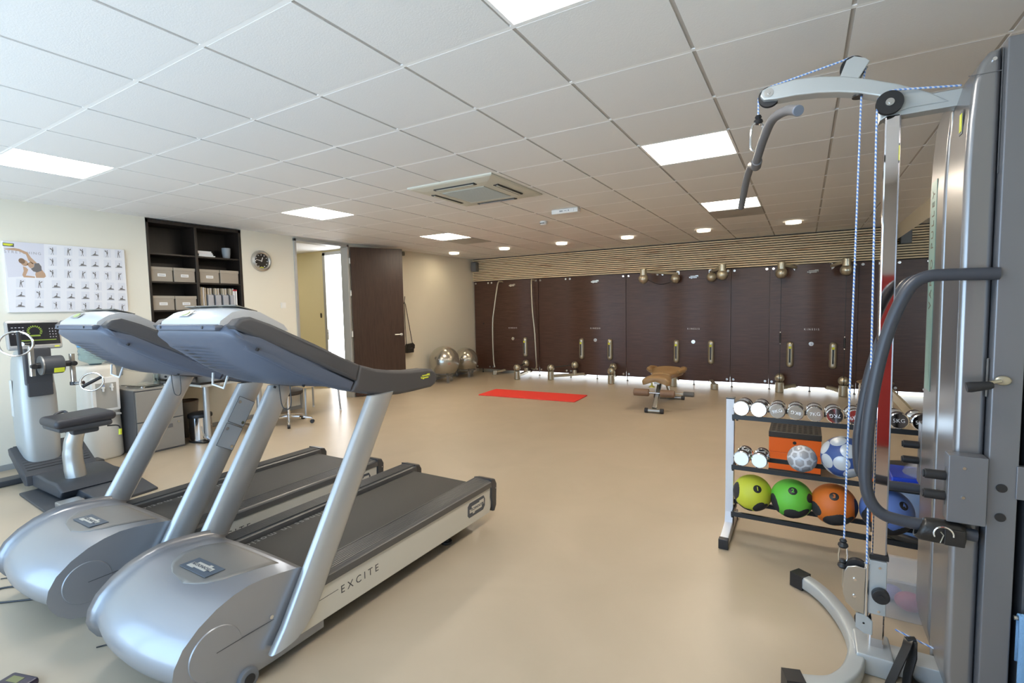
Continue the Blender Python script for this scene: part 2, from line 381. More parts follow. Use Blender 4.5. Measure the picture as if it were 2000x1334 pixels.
# air conditioner cassette
t = thing('air_conditioner', (-2.78, 4.07, H), 'square cream ceiling cassette air conditioner with central grille', 'air conditioner')
acm = mat('ac_plastic', (.66, .66, .58), .4); acd = mat('ac_slot_dark', (.03, .03, .03), .6)
f = MB(); q = .475
for s in (1, .9): pass
rings = [[(-a, -a, z), (a, -a, z), (a, a, z), (-a, a, z)] for a, z in ((.475, 0), (.475, -.012), (.46, -.02), (.36, -.035), (.27, -.038), (.26, -.03))]
f.loft([[Vector(p) for p in r_] for r_ in rings], True, False); f.build('panel_body', acm, t, smooth=False)
MB().box((-.262, -.262, -.034), (.262, .262, -.028)).build('grille_frame', acm, t, smooth=False)
g = MB()
for k in range(26): g.box((-.24, -.24+k*.0188, -.042), (.24, -.232+k*.0188, -.034))
g.build('grille', mat('ac_grille', (.45, .45, .40), .5), t, smooth=False)
for k in range(4):
    M = Matrix.Rotation(k*PI/2, 4, 'Z')
    s1 = MB().box((-.23, .335, -.041), (.23, .385, -.028), M=M); s1.build('air_slot', acd, t, smooth=False)
    s2 = MB().box((-.21, .352, -.045), (.21, .372, -.041), M=M); s2.build('louvre', acm if k != 0 else alum, t, smooth=False)
t = thing('emergency_exit_light', (-2.44, 5.42, H), 'white emergency light box with running figure pictogram on the ceiling', 'emergency light')
MB().box((-.17, -.05, -.055), (.17, .05, 0), .012).build('housing', mat('white_plastic', (.86, .86, .84), .35), t)
MB().box((-.12, -.055, -.045), (.12, -.049, -.012)).build('lens', mat('frosted_lens', (.9, .9, .9), .2), t)
g = MB(); g.box((-.06, -.057, -.035), (-.02, -.055, -.02)).box((.0, -.057, -.03), (.03, -.055, -.025)).box((.05, -.057, -.035), (.06, -.055, -.02)); g.build('pictogram', mat('sign_grey', (.35, .36, .38), .5), t, smooth=False)
t = thing('smoke_detector', (-3.03, 6.0, H), 'small white round smoke detector on the ceiling left of the emergency light', 'smoke detector')
MB().lathe([(0, 0), (.05, 0), (.05, -.03), (.042, -.045), (.03, -.05), (0, -.052)]).build('housing', MATS['white_plastic'], t)
MB().box((-.03, -.052, -.034), (.03, -.04, -.026)).build('vent', black, t)

# slatted wood band above the dark panels
sw = wood('pine_slats', (.50, .26, .11), (.92, .76, .50), (.8, .8, 7), .55, 2.2, contrast=(.28, .46)); bk = mat('slat_backing', (.03, .025, .02), .8)
sl = MB(); z = 2.135; k = 0
while z < H-.03: sl.box((XL, YB-.17, z), (XR, YB-.13, z+.024), .002, seg=1); z += .0388
struct(sl.build('trim_3', sw, smooth=False))
struct(MB().box((XL, YB-.13, 2.12), (XR, YB-.12, H-.004)).build('trim_4', bk, smooth=False))
# cold emissive strip near the floor, behind the panels' lower edge
led = mat('light_strip_glow', (.9, .9, .9), .5, emit=(.85, .93, 1), estr=1.5)
struct(MB().box((-5.7, YB-.012, .006), (XR-.02, YB-.002, .16)).build('window_5', led, smooth=False))  # not a window: the emissive strip below the panels
for k, (px, lab_) in enumerate([(-6.60, 'grey loudspeaker in the far left corner below the ceiling'), (1.08, 'grey loudspeaker in the far right corner beside the mirror')]):
    t = thing('wall_speaker', (px, 9.50, 2.46), lab_, 'loudspeaker', 'corner loudspeakers')
    MB().box((-.07, -.06, -.11), (.07, .06, .11), .012).build('cabinet', mat('speaker_grey', (.12, .125, .13), .5), t)
    MB().box((-.06, -.066, -.1), (.06, -.058, .1), .004).build('grille', mat('speaker_grille', (.17, .18, .19), .6), t)
    MB().box((-.02, .05, -.03), (.02, .10, .03)).build('bracket', black, t)
# ------------------------------------------------------------------ left wall: poster, shelves, clock ...
t = thing('exercise_poster', (XL, 2.147, 1.892), 'white stretching poster with rows of small exercise pictures and a bending woman', 'poster')
MB().box((0, -.4975, -.3475), (.03, .4975, .3475), .002, seg=1).build('board', mat('poster_print', (.80, .81, .86), .5), t, smooth=False)
def pp(x, y, d=.0308):
    xl = 30+(y-95)*.09; xr = 1855+(y-200)*.045; yt = 95+(x-30)*.0575; yb = 1165-(x-130)*.0165
    return Vector((d, (x-xl)/(xr-xl)*.995-.4975, .3475-(y-yt)/(yb-yt)*.695))
def poly(mb, pts, d): mb.bm.faces.new([mb.bm.verts.new(pp(x, y, d)) for x, y in pts]); return mb
def ell(cx, cy_, a, b_, rot=0, n=16): return [(cx+a*math.cos(k*2*PI/n)*math.cos(rot)-b_*math.sin(k*2*PI/n)*math.sin(rot), cy_+a*math.cos(k*2*PI/n)*math.sin(rot)+b_*math.sin(k*2*PI/n)*math.cos(rot)) for k in range(n)]
skin = mat('printed_skin', (.50, .33, .22), .5); tile_ = mat('printed_picture_grey', (.62, .66, .74), .5); figm = mat('printed_figure', (.16, .15, .15), .5)
poly(MB(), [(35, 100), (585, 130), (600, 600), (110, 640)], .0303).build('title_panel', mat('printed_lilac', (.68, .69, .78), .5), t, smooth=False)
poly(MB(), [(30, 122), (180, 135), (180, 185), (32, 172)], .0306).build('brand_patch', badge, t, smooth=False)
poly(MB(), [(36, 132), (160, 142), (172, 158), (120, 170), (40, 160)], .0308).build('brand_mark', yell, t, smooth=False)
M = frame(pp(300, 268, .0306), (0, 1, 0), (0, 0, 1)); text('STRETCHING', .036, M, mat('printed_grey_text', (.30, .30, .33), .5), 'lettering', t, .0001, 1.35)
w = MB()
for pl in ([(45, 215), (180, 200), (250, 213), (360, 262), (405, 335), (490, 420), (425, 432), (372, 380), (340, 295), (240, 245), (60, 223)],
           ell(320, 420, 55, 42, .7), [(300, 470), (345, 490), (372, 520), (355, 570), (340, 608), (462, 622), (465, 642), (312, 636), (294, 600), (312, 540)],
           [(545, 500), (605, 580), (615, 620), (590, 641), (480, 641), (468, 590), (475, 555), (540, 545)], [(350, 440), (400, 400), (450, 430), (450, 480), (400, 500)]): poly(w, pl, .0309)
w.build('printed_woman', skin, t, smooth=False)
w = MB(); poly(w, ell(285, 392, 48, 38, .6), .0312).build('printed_hair', mat('printed_brown', (.22, .14, .09), .5), t, smooth=False)
w = MB(); poly(w, [(455, 425), (515, 420), (552, 470), (556, 535), (490, 560), (440, 545), (405, 505), (450, 480)], .0313).build('printed_top', figm, t, smooth=False)
sq, fg = MB(), MB(); rr = random.Random(3)
def fig(x, y, lying):
    if lying:
        poly(fg, [(x-58, y+38), (x+62, y+38), (x+62, y+44), (x-58, y+44)], .0311)
        poly(fg, [(x-40, y+34), (x-6, y+14), (x+8, y-4), (x+18, y+4), (x+14, y+22), (x+55, y+30), (x+55, y+37), (x-40, y+37)], .0311); poly(fg, ell(x+12, y-14, 8, 10), .0311)
        if rr.random() < .5: poly(fg, [(x-2, y+16), (x-22, y+5), (x-34, y+32), (x-26, y+34), (x-18, y+16), (x-4, y+26)], .0312)
    else:
        s = rr.choice((-1, 1))
        poly(fg, [(x-10, y-25), (x+10, y-25), (x+11, y+5), (x-11, y+5)], .0311); poly(fg, ell(x, y-38, 8, 10), .0311)
        poly(fg, [(x-11, y+5), (x, y+5), (x-8*s, y+58), (x-16*s, y+58)], .0312); poly(fg, [(x, y+5), (x+11, y+5), (x+26*s, y+58), (x+18*s, y+58)], .0312)
        poly(fg, [(x+8*s, y-24), (x+38*s, y-30-rr.random()*25), (x+40*s, y-24-rr.random()*10), (x+8*s, y-14)], .0312)
rows = [(230, 0), (395, 0), (570, 0), (740, 1), (895, 1), (1050, 1)]
ly = {(0, 3), (1, 2), (1, 3), (1, 4), (1, 5), (3, 2), (3, 3), (3, 4), (3, 6), (3, 7), (4, 0), (4, 2), (4, 3), (4, 4), (4, 6), (4, 7), (5, 0), (5, 1), (5, 5), (5, 6)}
for j, (y, k) in enumerate(rows):
    for i, x in enumerate((710, 940, 1160, 1355, 1560, 1750) if not k else (275, 525, 760, 975, 1195, 1395, 1600, 1790)):
        dy = (x-700)*.03; poly(sq, [(x-62, y-68+dy), (x+62, y-66+dy), (x+64, y+62+dy), (x-60, y+60+dy)], .0305); fig(x, y+dy, (j, i) in ly)
o = sq.build('picture_backgrounds', mat('printed_pale', (.73, .75, .82), .5), t, smooth=False); o['kind'] = 'stuff'
o = fg.build('picture_figures', figm, t, smooth=False); o['kind'] = 'stuff'

# shelf unit in the niche
dk = wood('black_brown_veneer', (.010, .007, .005), (.020, .013, .010), (20, 20, 1.5), .45)
t = thing('shelf_unit', (XL, 3.46, .62), 'tall black-brown open shelf unit built into the wall niche', 'shelf unit')
Y0, Y1, DX = -.572, .572, -.335
levels = [.02, .27, .60, .93, 1.28, 1.62]
MB().box((DX, Y0, 0), (DX+.01, Y1, 2.015)).build('back_panel', dk, t, smooth=False)
for ya, yb in ((Y0, Y0+.025), (Y1-.035, Y1)): MB().box((DX, ya, 0), (.003, yb, 2.015), .001, seg=1).build('side_panel', dk, t, smooth=False)
MB().box((DX, -.035, 0), (0, -.002, 1.975), .001, seg=1).build('divider', dk, t, smooth=False)
MB().box((DX, Y0, 1.975), (.003, Y1, 2.015)).build('top_panel', dk, t, smooth=False)
for z in levels:
    for ya, yb in ((Y0+.025, -.035), (-.002, Y1-.035)): MB().box((DX, ya, z-.02), (-.012, yb, z), .001, seg=1).build('shelf', dk, t, smooth=False)
taupe = mat('taupe_card', (.36, .315, .26), .7, bump=.1); lidm = mat('taupe_card_lid', (.39, .345, .285), .7); inkm = mat('printed_ink', (.3, .3, .3), .6)
def cbox(y, z, label, lab=True, w_=.255, dep=.30):
    t = thing('storage_box', (XL-.17, y, z), label, 'storage box', 'taupe boxes on the shelf unit')
    MB().box((-dep/2, -w_/2+.006, 0), (dep/2-.004, w_/2-.006, .15), .002, seg=1).build('box_body', taupe, t, smooth=False)
    MB().box((-dep/2-.003, -w_/2, .138), (dep/2, w_/2, .175), .002, seg=1).build('lid', lidm, t, smooth=False)
    if lab:
        l = MB().box((dep/2-.004, -.045, .06), (dep/2-.002, .045, .095)).build('label_card', paper, t, smooth=False)
        MB().box((dep/2-.002, -.034, .074), (dep/2-.0012, .034, .080)).build('writing', inkm, l, smooth=False)
    return t
zB, zC = 1.90, 1.55
cbox(3.035, zB, 'taupe lidded box with label at the far left of the upper box row'); cbox(3.295, zB, 'taupe lidded box with label, upper row, just left of the divider')
cbox(3.60, zB, 'taupe lidded box with label, upper row, just right of the divider'); cbox(3.862, zB, 'taupe lidded box without any label above the white files', False)
cbox(3.035, zC, 'taupe lidded box with label at the left of the lower box row'); cbox(3.295, zC, 'taupe lidded box with label, lower row, beside the divider')
t = MB().lathe([(0, 0), (.036, 0), (.042, .01), (.052, .07), (.055, .145), (.051, .145), (.047, .07), (.036, .012), (0, .012)], c=(XL-.12, 3.89, 2.24)).build('plant_pot', mat('blue_grey_ceramic', (.30, .34, .38), .5), smooth=True)
tag(t, 'empty blue-grey ceramic pot on the top right shelf', 'pot')
zz = 2.24
for k, (wy, cl) in enumerate([(.105, (.75, .78, .76)), (.09, (.60, .70, .78)), (.09, (.78, .66, .70)), (.088, (.80, .82, .84))]):
    t = thing('book', (XL-.16, 3.585-.01*k, zz), ['pale book at the bottom of the stack on the top right shelf', 'pale blue book second from the bottom of the shelf stack', 'pink-grey book below the top one of the shelf stack', 'white book on top of the stack on the top right shelf'][k], 'book', 'stacked books on the top right shelf')
    MB().box((-.13, -wy, 0), (.13, wy, .018), .002, seg=1).build('cover', mat('book_cover_%d' % k, cl, .5), t, smooth=False)
    MB().box((-.125, -wy+.004, .003), (.1305, wy+.0005, .015)).build('pages', paper, t, smooth=False); zz += .0182
# files and magazine holders
fm = mat('manila_folder', (.62, .52, .38), .6); hm = mat('silver_file_holder', (.50, .53, .60), .35, .4)
for k in range(4):
    t = MB().box((XL-.27, 3.475+.022*k, zC), (XL-.05, 3.488+.022*k, zC+.30-.004*k), .002, seg=1).build('folder', fm if k % 2 else paper, smooth=False)
    tag(t, ['outermost cream folder against the divider of the shelf unit', 'second upright folder from the divider, left of the file holders', 'third upright folder from the divider, left of the file holders', 'upright folder touching the leftmost silver file holder'][k], 'folder', 'upright folders on the lower right shelf')
for k in range(4):
    y = 3.61+.098*k
    t = thing('file_holder', (XL-.16, y, zC), ['leftmost silver file holder full of papers, right of the folders', 'second silver file holder from the left on the shelf', 'third silver file holder from the left on the shelf', 'rightmost silver file holder with red-tipped rolls behind'][k], 'file holder', 'silver file holders on the shelf unit')
    MB().prism([(-.12, 0), (.12, 0), (.12, .19), (-.12, .27)], -.036, .036, "xz").build('holder', hm, t, smooth=False, off=(0, 0, 0))
    for q in range(4): MB().box((-.115, -.030+.016*q, .01), (.10-.01*(q % 2), -.022+.016*q, .285-.006*(q % 3))).build('paper_sheaf', paper if q % 2 else fm, t, smooth=False)
redm = mat('red_plastic', (.55, .03, .04), .4)
for k in range(2):
    t = thing('marker_roll', (XL-.05+.0, 3.925+.03*k, zC), ['left white roll with red cap beside the file holders', 'right white roll with red cap beside the shelf side'][k], 'roll', 'red capped rolls on the shelf')
    MB().cyl((0, 0, 0), (0, 0, .25), .011).build('tube', paper, t); MB().cyl((0, 0, .25), (0, 0, .27), .012).build('cap', redm, t)

# clock, switch, bag
t = thing('wall_clock', (XL, 4.31, 2.235), 'round steel wall clock with black face beside the shelf unit', 'clock')
MB().lathe([(.10, .012), (.105, .035), (.12, .045), (.145, .03), (.15, .0), (.0, .0)], axis='x').build('case', brushed, t)
MB().cyl((.008, 0, 0), (.016, 0, 0), .104, seg=40).build('face', mat('clock_face', (.02, .018, .016), .3), t)
for k in range(12):
    a = k*PI/6; s = MB().box((.016, -.006, .080), (.0175, .006, .094), M=Matrix.Rotation(-a, 4, 'X')); s.build('hour_mark', paper, t, smooth=False)
for nm, a, l, w_ in (('hour_hand', .38, .055, .005), ('minute_hand', -1.36, .083, .0035)):
    MB().box((.019, -w_, -.012), (.021, w_, l), M=Matrix.Rotation(-a, 4, 'X')).build(nm, paper, t, smooth=False)
MB().cyl((.016, 0, 0), (.024, 0, 0), .007).build('hub', brushed, t)
MB().box((.0165, -.03, -.098), (.018, .03, -.086), .002).build('maker_strip', yell, t, smooth=False)
t = thing('light_switch', (XL, 4.63, 1.60), 'white light switch on the wall between clock and doorway', 'light switch')
MB().box((0, -.042, -.042), (.01, .042, .042), .003).build('frame', MATS['white_plastic'], t); MB().box((.009, -.028, -.028), (.014, .028, .028), .002).build('rocker', MATS['white_plastic'], t)
t = thing('coat_hook', (XL, 7.17, 1.66), 'dark metal coat hook on the wall beyond the open door', 'hook')
MB().box((0, -.015, -.06), (.008, .015, .08), .002).build('plate', black, t); MB().tube([(.005, 0, 0), (.05, 0, -.03), (.07, 0, .03), (.08, 0, .1)], .006, smooth=5).build('prong', black, t); MB().tube([(.005, 0, -.04), (.03, 0, -.05), (.05, 0, -.03)], .006, smooth=4).build('prong', black, t)
t = thing('shoulder_bag', (XL+.07, 7.27, .66), 'small black shoulder bag hanging by its strap from the coat hook', 'bag')
MB().prism([(-.10, 0), (.08, 0), (.10, .13), (.06, .18), (-.08, .17), (-.11, .1)], -.04, .04, 'yz', .012).build('bag_body', mat('black_leather', (.02, .018, .017), .35, bump=.3, bscale=200), t)
MB().prism([(-.112, .09), (.09, .075), (.10, .15), (.05, .19), (-.08, .18)], .036, .052, 'yz', .005).build('flap', MATS['black_leather'], t); MB().box((.05, -.02, .085), (.056, .015, .10), .002).build('clasp', chrome, t)
MB().sweep([(0, -.09, .16), (-.01, -.095, .55), (-.005, -.1, 1.0), (-.01, -.07, .95), (-.005, .02, .5), (0, .085, .16)], .004, .016, (1, 0, 0)).build('strap', MATS['black_leather'], t)

t = thing('motion_sensor', (XL, 7.24, 2.585), 'tiny grey sensor high on the wall just beyond the open dark door', 'sensor')
MB().box((0, -.025, -.04), (.035, .025, .04), .008).build('sensor_body', mat('sensor_grey', (.25, .24, .22), .5), t); MB().sph((.035, 0, -.01), .012).build('sensor_lens', black, t)
# exercise balls on clear stands
bs = mat('pearl_grey_ball', (.46, .44, .38), .22, .75, coat=.4)
for k, (x, y, R_, z, l_) in enumerate([(-6.36, 7.98, .315, .425, 'larger pearl grey exercise ball on a clear stand, nearer the open door'), (-6.42, 8.80, .275, .365, 'smaller pearl grey exercise ball partly hidden in the far corner')]):
    t = thing('exercise_ball', (x, y, z), l_, 'exercise ball', 'pearl grey exercise balls')
    MB().sph((0, 0, 0), R_, u=48, v=32).build('ball', bs, t); MB().sph((R_*.5, -R_*.85, .05), .012).build('valve', paper, t)
    M = frame((R_*.58*.98, -R_*.80*1.0, R_*.22), (.80, .58, 0), (0, 0, 1)); text('TECHNOGYM', .035, M, paper, 'lettering', t, .0005)
    s = thing('ball_stand', (x, y, 0), 'clear plastic three-legged stand under the %s exercise ball' % ('larger' if k == 0 else 'smaller'), 'stand', 'clear ball stands')
    MB().tube([(.2*math.cos(a*PI/12), .2*math.sin(a*PI/12), z-R_+.068) for a in range(24)], .016, closed=True).build('ring', clearp, s)
    for q in range(3):
        a = q*2*PI/3-.6; MB().cyl((.2*math.cos(a), .2*math.sin(a), 0), (.2*math.cos(a), .2*math.sin(a), z-R_+.06), .028, seg=16).build('foot', clearp, s)
# red mat
t = MB().box((-.88, -.31, 0), (.88, .31, .018), .008, M=None).build('exercise_mat', mat('red_foam', (.80, .045, .03), .55, bump=.2, bscale=200)); t.location = (-3.965, 7.32, 0); t.rotation_euler = (0, 0, .06)
tag(t, 'bright red exercise mat lying on the open floor', 'mat')

# ------------------------------------------------------------------ dark panelled training wall
wn = wood('wenge_panel', (.060, .029, .020), (.105, .055, .040), (1.0, 8, 26), .36, 3.2, .4)
disc = mat('fixing_disc', (.75, .75, .73), .2, .9); YP = 9.56
def fix(t, pts):
    for x, z, y in pts: MB().cyl((x, y, z), (x, y-.012, z), .022, seg=16, bev=.003).build('fixing_disc', disc, t)
st_c = [-5.61, -3.66, -1.75, .11]; HW = .622
names = ['first', 'second', 'third', 'fourth']
ZB, ZT = .09, 2.12
def pfr(x): return .0
def ball_head(mb_n, x, y, z, par, gx=0, r=.076):
    a = MB().sph((x, y, z), r, u=20, v=14); o = a.build('pulley_ball', champ, par)
    MB().lathe([(r+.0005, -.005), (r+.002, 0), (r+.0005, .005)], c=(x, y, z), axis='x' if gx == 0 else 'y', seg=24).build('cable_groove', black, o)
    return o
def low_arm(t, hx, ex, ey, two=True, head=True, c=0):
    """arm from wall joint (hx,9.55) to end post (ex,ey), local to t at (c,9.56,0)"""
    a = Vector((hx-c, -.03, .10)); e = Vector((ex-c, ey-9.56, .075))
    o = MB().sweep([a, e], .055, .07, (0, 0, 1), bev=1).build('lower_arm', champ, t)
    MB().lathe([(0, 0), (.06, 0), (.06, .035), (.045, .05), (0, .05)], c=(hx-c, -.005, .115), axis='y').build('wall_joint', chrome, o).scale = (1, 1, 1)
    p = MB().cyl((e.x, e.y, 0), (e.x, e.y, .175 if head else .10), .066, seg=24, bev=.012); p.build('end_post', champ, o)
    if head:
        ball_head('', e.x, e.y, .245, o)
        if two:
            f = a+(e-a)*.28; f.z = 0
            MB().cyl((f.x, f.y, .08), (f.x, f.y, .19), .045, seg=20, bev=.01).build('inner_post', champ, o); ball_head('', f.x, f.y, .29, o)
            MB().tube([(f.x, f.y, .3), (e.x, e.y, .25)], .012, 8).build('cable_link', black, o)
def up_arm(t, hx, ex, ey, c, near=True):
    a = Vector((hx-c, -.01, 2.075)); e = Vector((ex-c, ey-9.56, 2.115))
    o = MB().sweep([a, a+(e-a)*.1, e], .05, .05, (0, 0, 1), bev=1).build('upper_arm', champ, t)
    MB().lathe([(0, 0), (.058, 0), (.058, .02), (.05, .035), (0, .035)], c=(hx-c, .0, 2.07), axis='y', M=Matrix.Rotation(PI, 4, 'Z')).build('wall_joint', chrome, o)
    MB().cyl((e.x, e.y, 2.02), (e.x, e.y, 2.17), .06, seg=20, bev=.015).build('end_post', champ, o); ball_head('', e.x, e.y, 1.985, o, 1, .09)
def capsule(t, x, c):
    o = MB(); o.sph((x-c, -.035, .46), .056, u=20, v=12).sph((x-c, -.035, .79), .056, u=20, v=12).cyl((x-c, -.035, .46), (x-c, -.035, .79), .056, seg=20)
    o = o.build('weight_selector', champ, t)
    MB().box((x-c-.012, -.096, .49), (x-c+.012, -.088, .74), .002).build('slot', black, o, smooth=False)
    MB().cyl((x-c, -.085, .745), (x-c, -.102, .745), .022, seg=16, bev=.003).build('selector_knob', yell, o)
for k, c in enumerate(st_c):
    t = thing('cable_training_panel', (c, 9.56, 0), ['leftmost dark cable training panel with two tall champagne bars', 'dark cable training panel second from the left, low arm folded left', 'dark cable training panel behind the bench with two upper arms', 'rightmost dark cable training panel with vertical cables on both sides'][k], 'training panel', 'dark cable training panels')
    # gently bulged sheet
    pn = MB(); N = 24; R1, R2 = [], []
    for i in range(N+1):
        x = -HW+2*HW*i/N; b_ = .055*max(0, math.cos(x/HW*PI/2))**2
        R1.append((x, -b_)); R2.append((x, -b_+.02))
    for z0_, z1_ in ((ZB, ZT),): pn.loft([[Vector((x, y, z)) for x, y in R1+R2[::-1]] for z in (z0_, z1_)])
    pn.build('panel', wn, t, angle=60)
    e = .05
    fix(t, [(-HW+e, 2.08, 0), (HW-e, 2.08, 0), (-HW+e, .14, 0), (HW-e, .14, 0)])
    logo(frame((0, -.057, 2.0), (1, 0, 0), (0, 0, 1)), .16, chrome, badge, 'emblem', t)
    text('KINESIS', .042, frame((0, -.0565, 1.05), (1, 0, 0), (0, 0, 1)), paper, 'lettering', t, .0005, 1.6)
    em = MB().cyl((0, -.05, .81), (0, -.062, .81), .036, seg=24, bev=.003).build('round_emblem', disc, t)
    text('i', .05, frame((0, -.0625, .81), (1, 0, 0), (0, 0, 1)), badge, 'lettering', em, .0005)
    for s in (-1, 1):
        if not (k == 0 and s == -1): capsule(t, c+.305*s, c)
    if k == 0:
        low_arm(t, -5.22, -5.157, 8.88, c=c)
        for s, (pts, foot) in ((-1, ([(-5.86, 9.53, 2.08), (-5.89, 9.47, 2.09), (-5.93, 9.42, 2.04), (-5.99, 9.36, 1.55), (-6.03, 9.33, 1.15), (-6.03, 9.33, .38), (-6.0, 9.33, .17)], 1)), (1, ([(-5.05, 9.53, 2.08), (-5.07, 9.47, 2.09), (-5.075, 9.42, 2.04), (-5.04, 9.38, 1.5), (-4.98, 9.36, .95), (-4.955, 9.36, .4), (-4.96, 9.38, .22), (-5.03, 9.42, .16), (-5.15, 9.5, .16)], 0))):
            o = MB().tube([Vector(p)-Vector((c, 9.56, 0)) for p in pts], .017, 12, smooth=6).build('side_bar', champ, t)
            if foot:
                MB().cyl((-6.0-c, -.25, .0), (-6.0-c, -.25, .10), .05, seg=20, bev=.012).build('bar_foot', champ, o)
                MB().sweep([(-6.0-c, -.24, .06), (-5.85-c, -.02, .09)], .045, .05, (0, 0, 1), bev=1).build('foot_arm', champ, o)
    if k == 1: low_arm(t, -3.92, -4.49, 9.12, c=c); low_arm(t, -3.28, -3.185, 9.10, c=c)
    if k == 2:
        low_arm(t, -1.44, -1.335, 9.20, False, False, c=c); low_arm(t, -2.06, -2.05, 9.25, False, c=c)
        up_arm(t, -2.03, -2.56, 9.10, c); ball_head('', -2.06-c, -.14, 1.98, t, 1, .085); MB().tube([(-2.5-c, -.4, 1.97), (-2.3-c, -.3, 1.88), (-2.1-c, -.17, 1.93)], .006, 8, smooth=5).build('cable', black, t)
        up_arm(t, -1.47, -1.20, 9.0, c); ball_head('', -1.43-c, -.13, 1.98, t, 1, .085)
    if k == 3:
        for s, hx, ex in ((-1, -.12, -.335), (1, .36, .555)):
            low_arm(t, hx, ex, 9.32, False, c=c); up_arm(t, hx, ex, 9.28, c)
            cb = MB().tube([(ex-c, -.27, 1.93), (ex-c, -.25, .28)], .004, 6).build('cable', black, t)
            zc = .92 if s < 0 else .85; MB().cyl((ex-c, -.26, zc-.08), (ex-c, -.26, zc+.07), .015, seg=12).build('grip', blackr, cb)
            MB().sph((ex-c, -.26, zc+.09), .012).build('ferrule', chrome, cb); MB().sph((ex-c, -.26, zc-.1), .012).build('ferrule', chrome, cb)
            for zd in (.31, 1.93): MB().cyl((hx-c+(.07 if s > 0 else -.04), -.01, zd), (hx-c+(.07 if s > 0 else -.04), -.022, zd), .026, seg=16, bev=.003).build('round_plate', disc, t)
fills = [(-6.68, -6.235), (-4.985, -4.285), (-3.035, -2.375), (-1.125, -.515), (.735, 1.185)]
fl_l = ['narrow dark filler panel in the far left corner', 'dark filler panel between the first and second training panels', 'dark filler panel between the second and third training panels', 'dark filler panel between bench and rightmost training panel', 'narrow dark filler panel next to the mirror']
for k, (a, b_) in enumerate(fills):
    t = thing('filler_panel', ((a+b_)/2, 9.575, 0), fl_l[k], 'wall panel', 'flat dark filler panels'); h_ = (b_-a)/2
    MB().box((-h_, 0, ZB), (h_, .02, ZT), .001, seg=1).build('panel', wn, t, smooth=False)
    fix(t, [(s*(h_-.05), z, 0) for s in (-1, 1) for z in (.14, 2.08)])
    if k == 0: MB().cyl((.02, 0, 1.15), (.02, -.02, 1.15), .012).build('key_lock', black, t)
t = thing('panel_supports', (0, 9.62, 0), 'short dark adjustable feet under the dark panelled wall', 'feet'); t['kind'] = 'stuff'
o = MB()
for x in (-6.5, -5.0, -4.25, -3.66, -3.02, -2.34, -1.75, -1.1, -.5, .1, .72, 1.1): o.cyl((x, 0, 0), (x, 0, ZB+.02), .008, seg=8).cyl((x, 0, 0), (x, 0, .01), .018, seg=10)
bpy.data.objects.remove(t); o = o.build('panel_supports', black, off=(0, 9.60, 0)); struct(o); o.name = 'trim_5'

# ------------------------------------------------------------------ bench
tan = mat('tan_leather', (.30, .19, .088), .42, bump=.15, bscale=90); tan2 = mat('brown_foam', (.22, .135, .085), .5); stl = mat('satin_steel', (.50, .50, .47), .3, .9)
t = thing('exercise_bench', (-1.80, 7.40, 0), 'tan padded adjustable bench with leg rollers on satin steel frame', 'bench', rz=.05)
def cushion(ys, ws, zc, arch, th, name):
    rings = []
    for y, w_, z, a in zip(ys, ws, zc, arch):
        top = [Vector((w_*(i/8-1)*1.0, y, z+a*(1-((i/8)-1)**2))) for i in range(17)]
        top = [Vector((w_*math.sin((i/16-.5)*PI)*1.0, y, z+a*(math.cos((i/16-.5)*PI)) )) for i in range(17)]
        bot = [Vector((p.x*.93, y, p.z-th-(.0))) for p in top][::-1]
        rings.append(top+bot)
    m = MB(); m.loft(rings); o = m.build(name, tan, t, angle=50)
    s = o.modifiers.new('s', 'SUBSURF'); s.levels = 1; s.render_levels = 2; return o
cushion([-.50, -.46, -.38, -.26, -.14, -.11], [.17, .20, .205, .17, .15, .14], [.42, .415, .42, .44, .455, .455], [.06, .085, .085, .06, .04, .03], .055, 'seat_pad')
cushion([-.10, -.07, .04, .16, .28, .42, .55, .59], [.12, .14, .15, .19, .25, .26, .22, .17], [.46, .46, .462, .47, .478, .485, .488, .485], [.03, .05, .04, .035, .045, .05, .05, .03], .06, 'back_pad')
for s in (-1, 1): MB().tube([(s*.2, .15, .49), (s*.255, .28, .505), (s*.25, .42, .51), (s*.2, .54, .50)], [.025, .04, .04, .028], 12).build('side_bolster', tan, t)
f = MB().sweep([(0, -.42, .40), (0, .0, .41), (0, .5, .42)], .07, .04, (1, 0, 0)); f.build('pad_rail', stl, t)
MB().sweep([(0, -.56, .06), (.02, -.42, .24), (.0, -.22, .33), (0, -.12, .41)], .06, .06, (1, 0, 0), bev=1).build('front_post', stl, t)
MB().sweep([(0, -.35, .27), (.0, .1, .14), (.0, .55, .05)], .06, .06, (1, 0, 0), bev=1).build('main_beam', stl, t)
MB().sweep([(.05, -.08, .40), (.09, .12, .16)], .03, .03, (1, 0, 0)).build('strut', stl, t)
MB().cyl((-.02, -.2, .36), (-.02, -.1, .36), .02).build('adjuster_post', black, t)
for nm, y, hw in (('front_foot', -.58, .085), ('rear_foot', .56, .19)):
    o = MB().cyl((-hw, y, .034), (hw, y, .034), .028, seg=20).build(nm, stl, t)
    for s in (-1, 1): MB().cyl((s*(hw-.005), y, .034), (s*(hw+.045), y, .034), .034, seg=20, bev=.006).build('end_cap', blackr, o)
o = MB().cyl((-.30, -.46, .262), (.24, -.46, .262), .013).build('roller_bar', chrome, t)
for a, b_ in ((-.31, -.095), (.06, .255)): MB().cyl((a, -.46, .262), (b_, -.46, .262), .052, seg=24, bev=.012).build('foam_roller', tan2, o)
o = MB().cyl((0, -.25, .235), (.45, -.25, .235), .013).build('roller_bar', stl, t); MB().cyl((.34, -.25, .235), (.48, -.25, .235), .036, seg=20, bev=.006).build('grip_roller', mat('grey_rubber', (.10, .10, .10), .5), o)
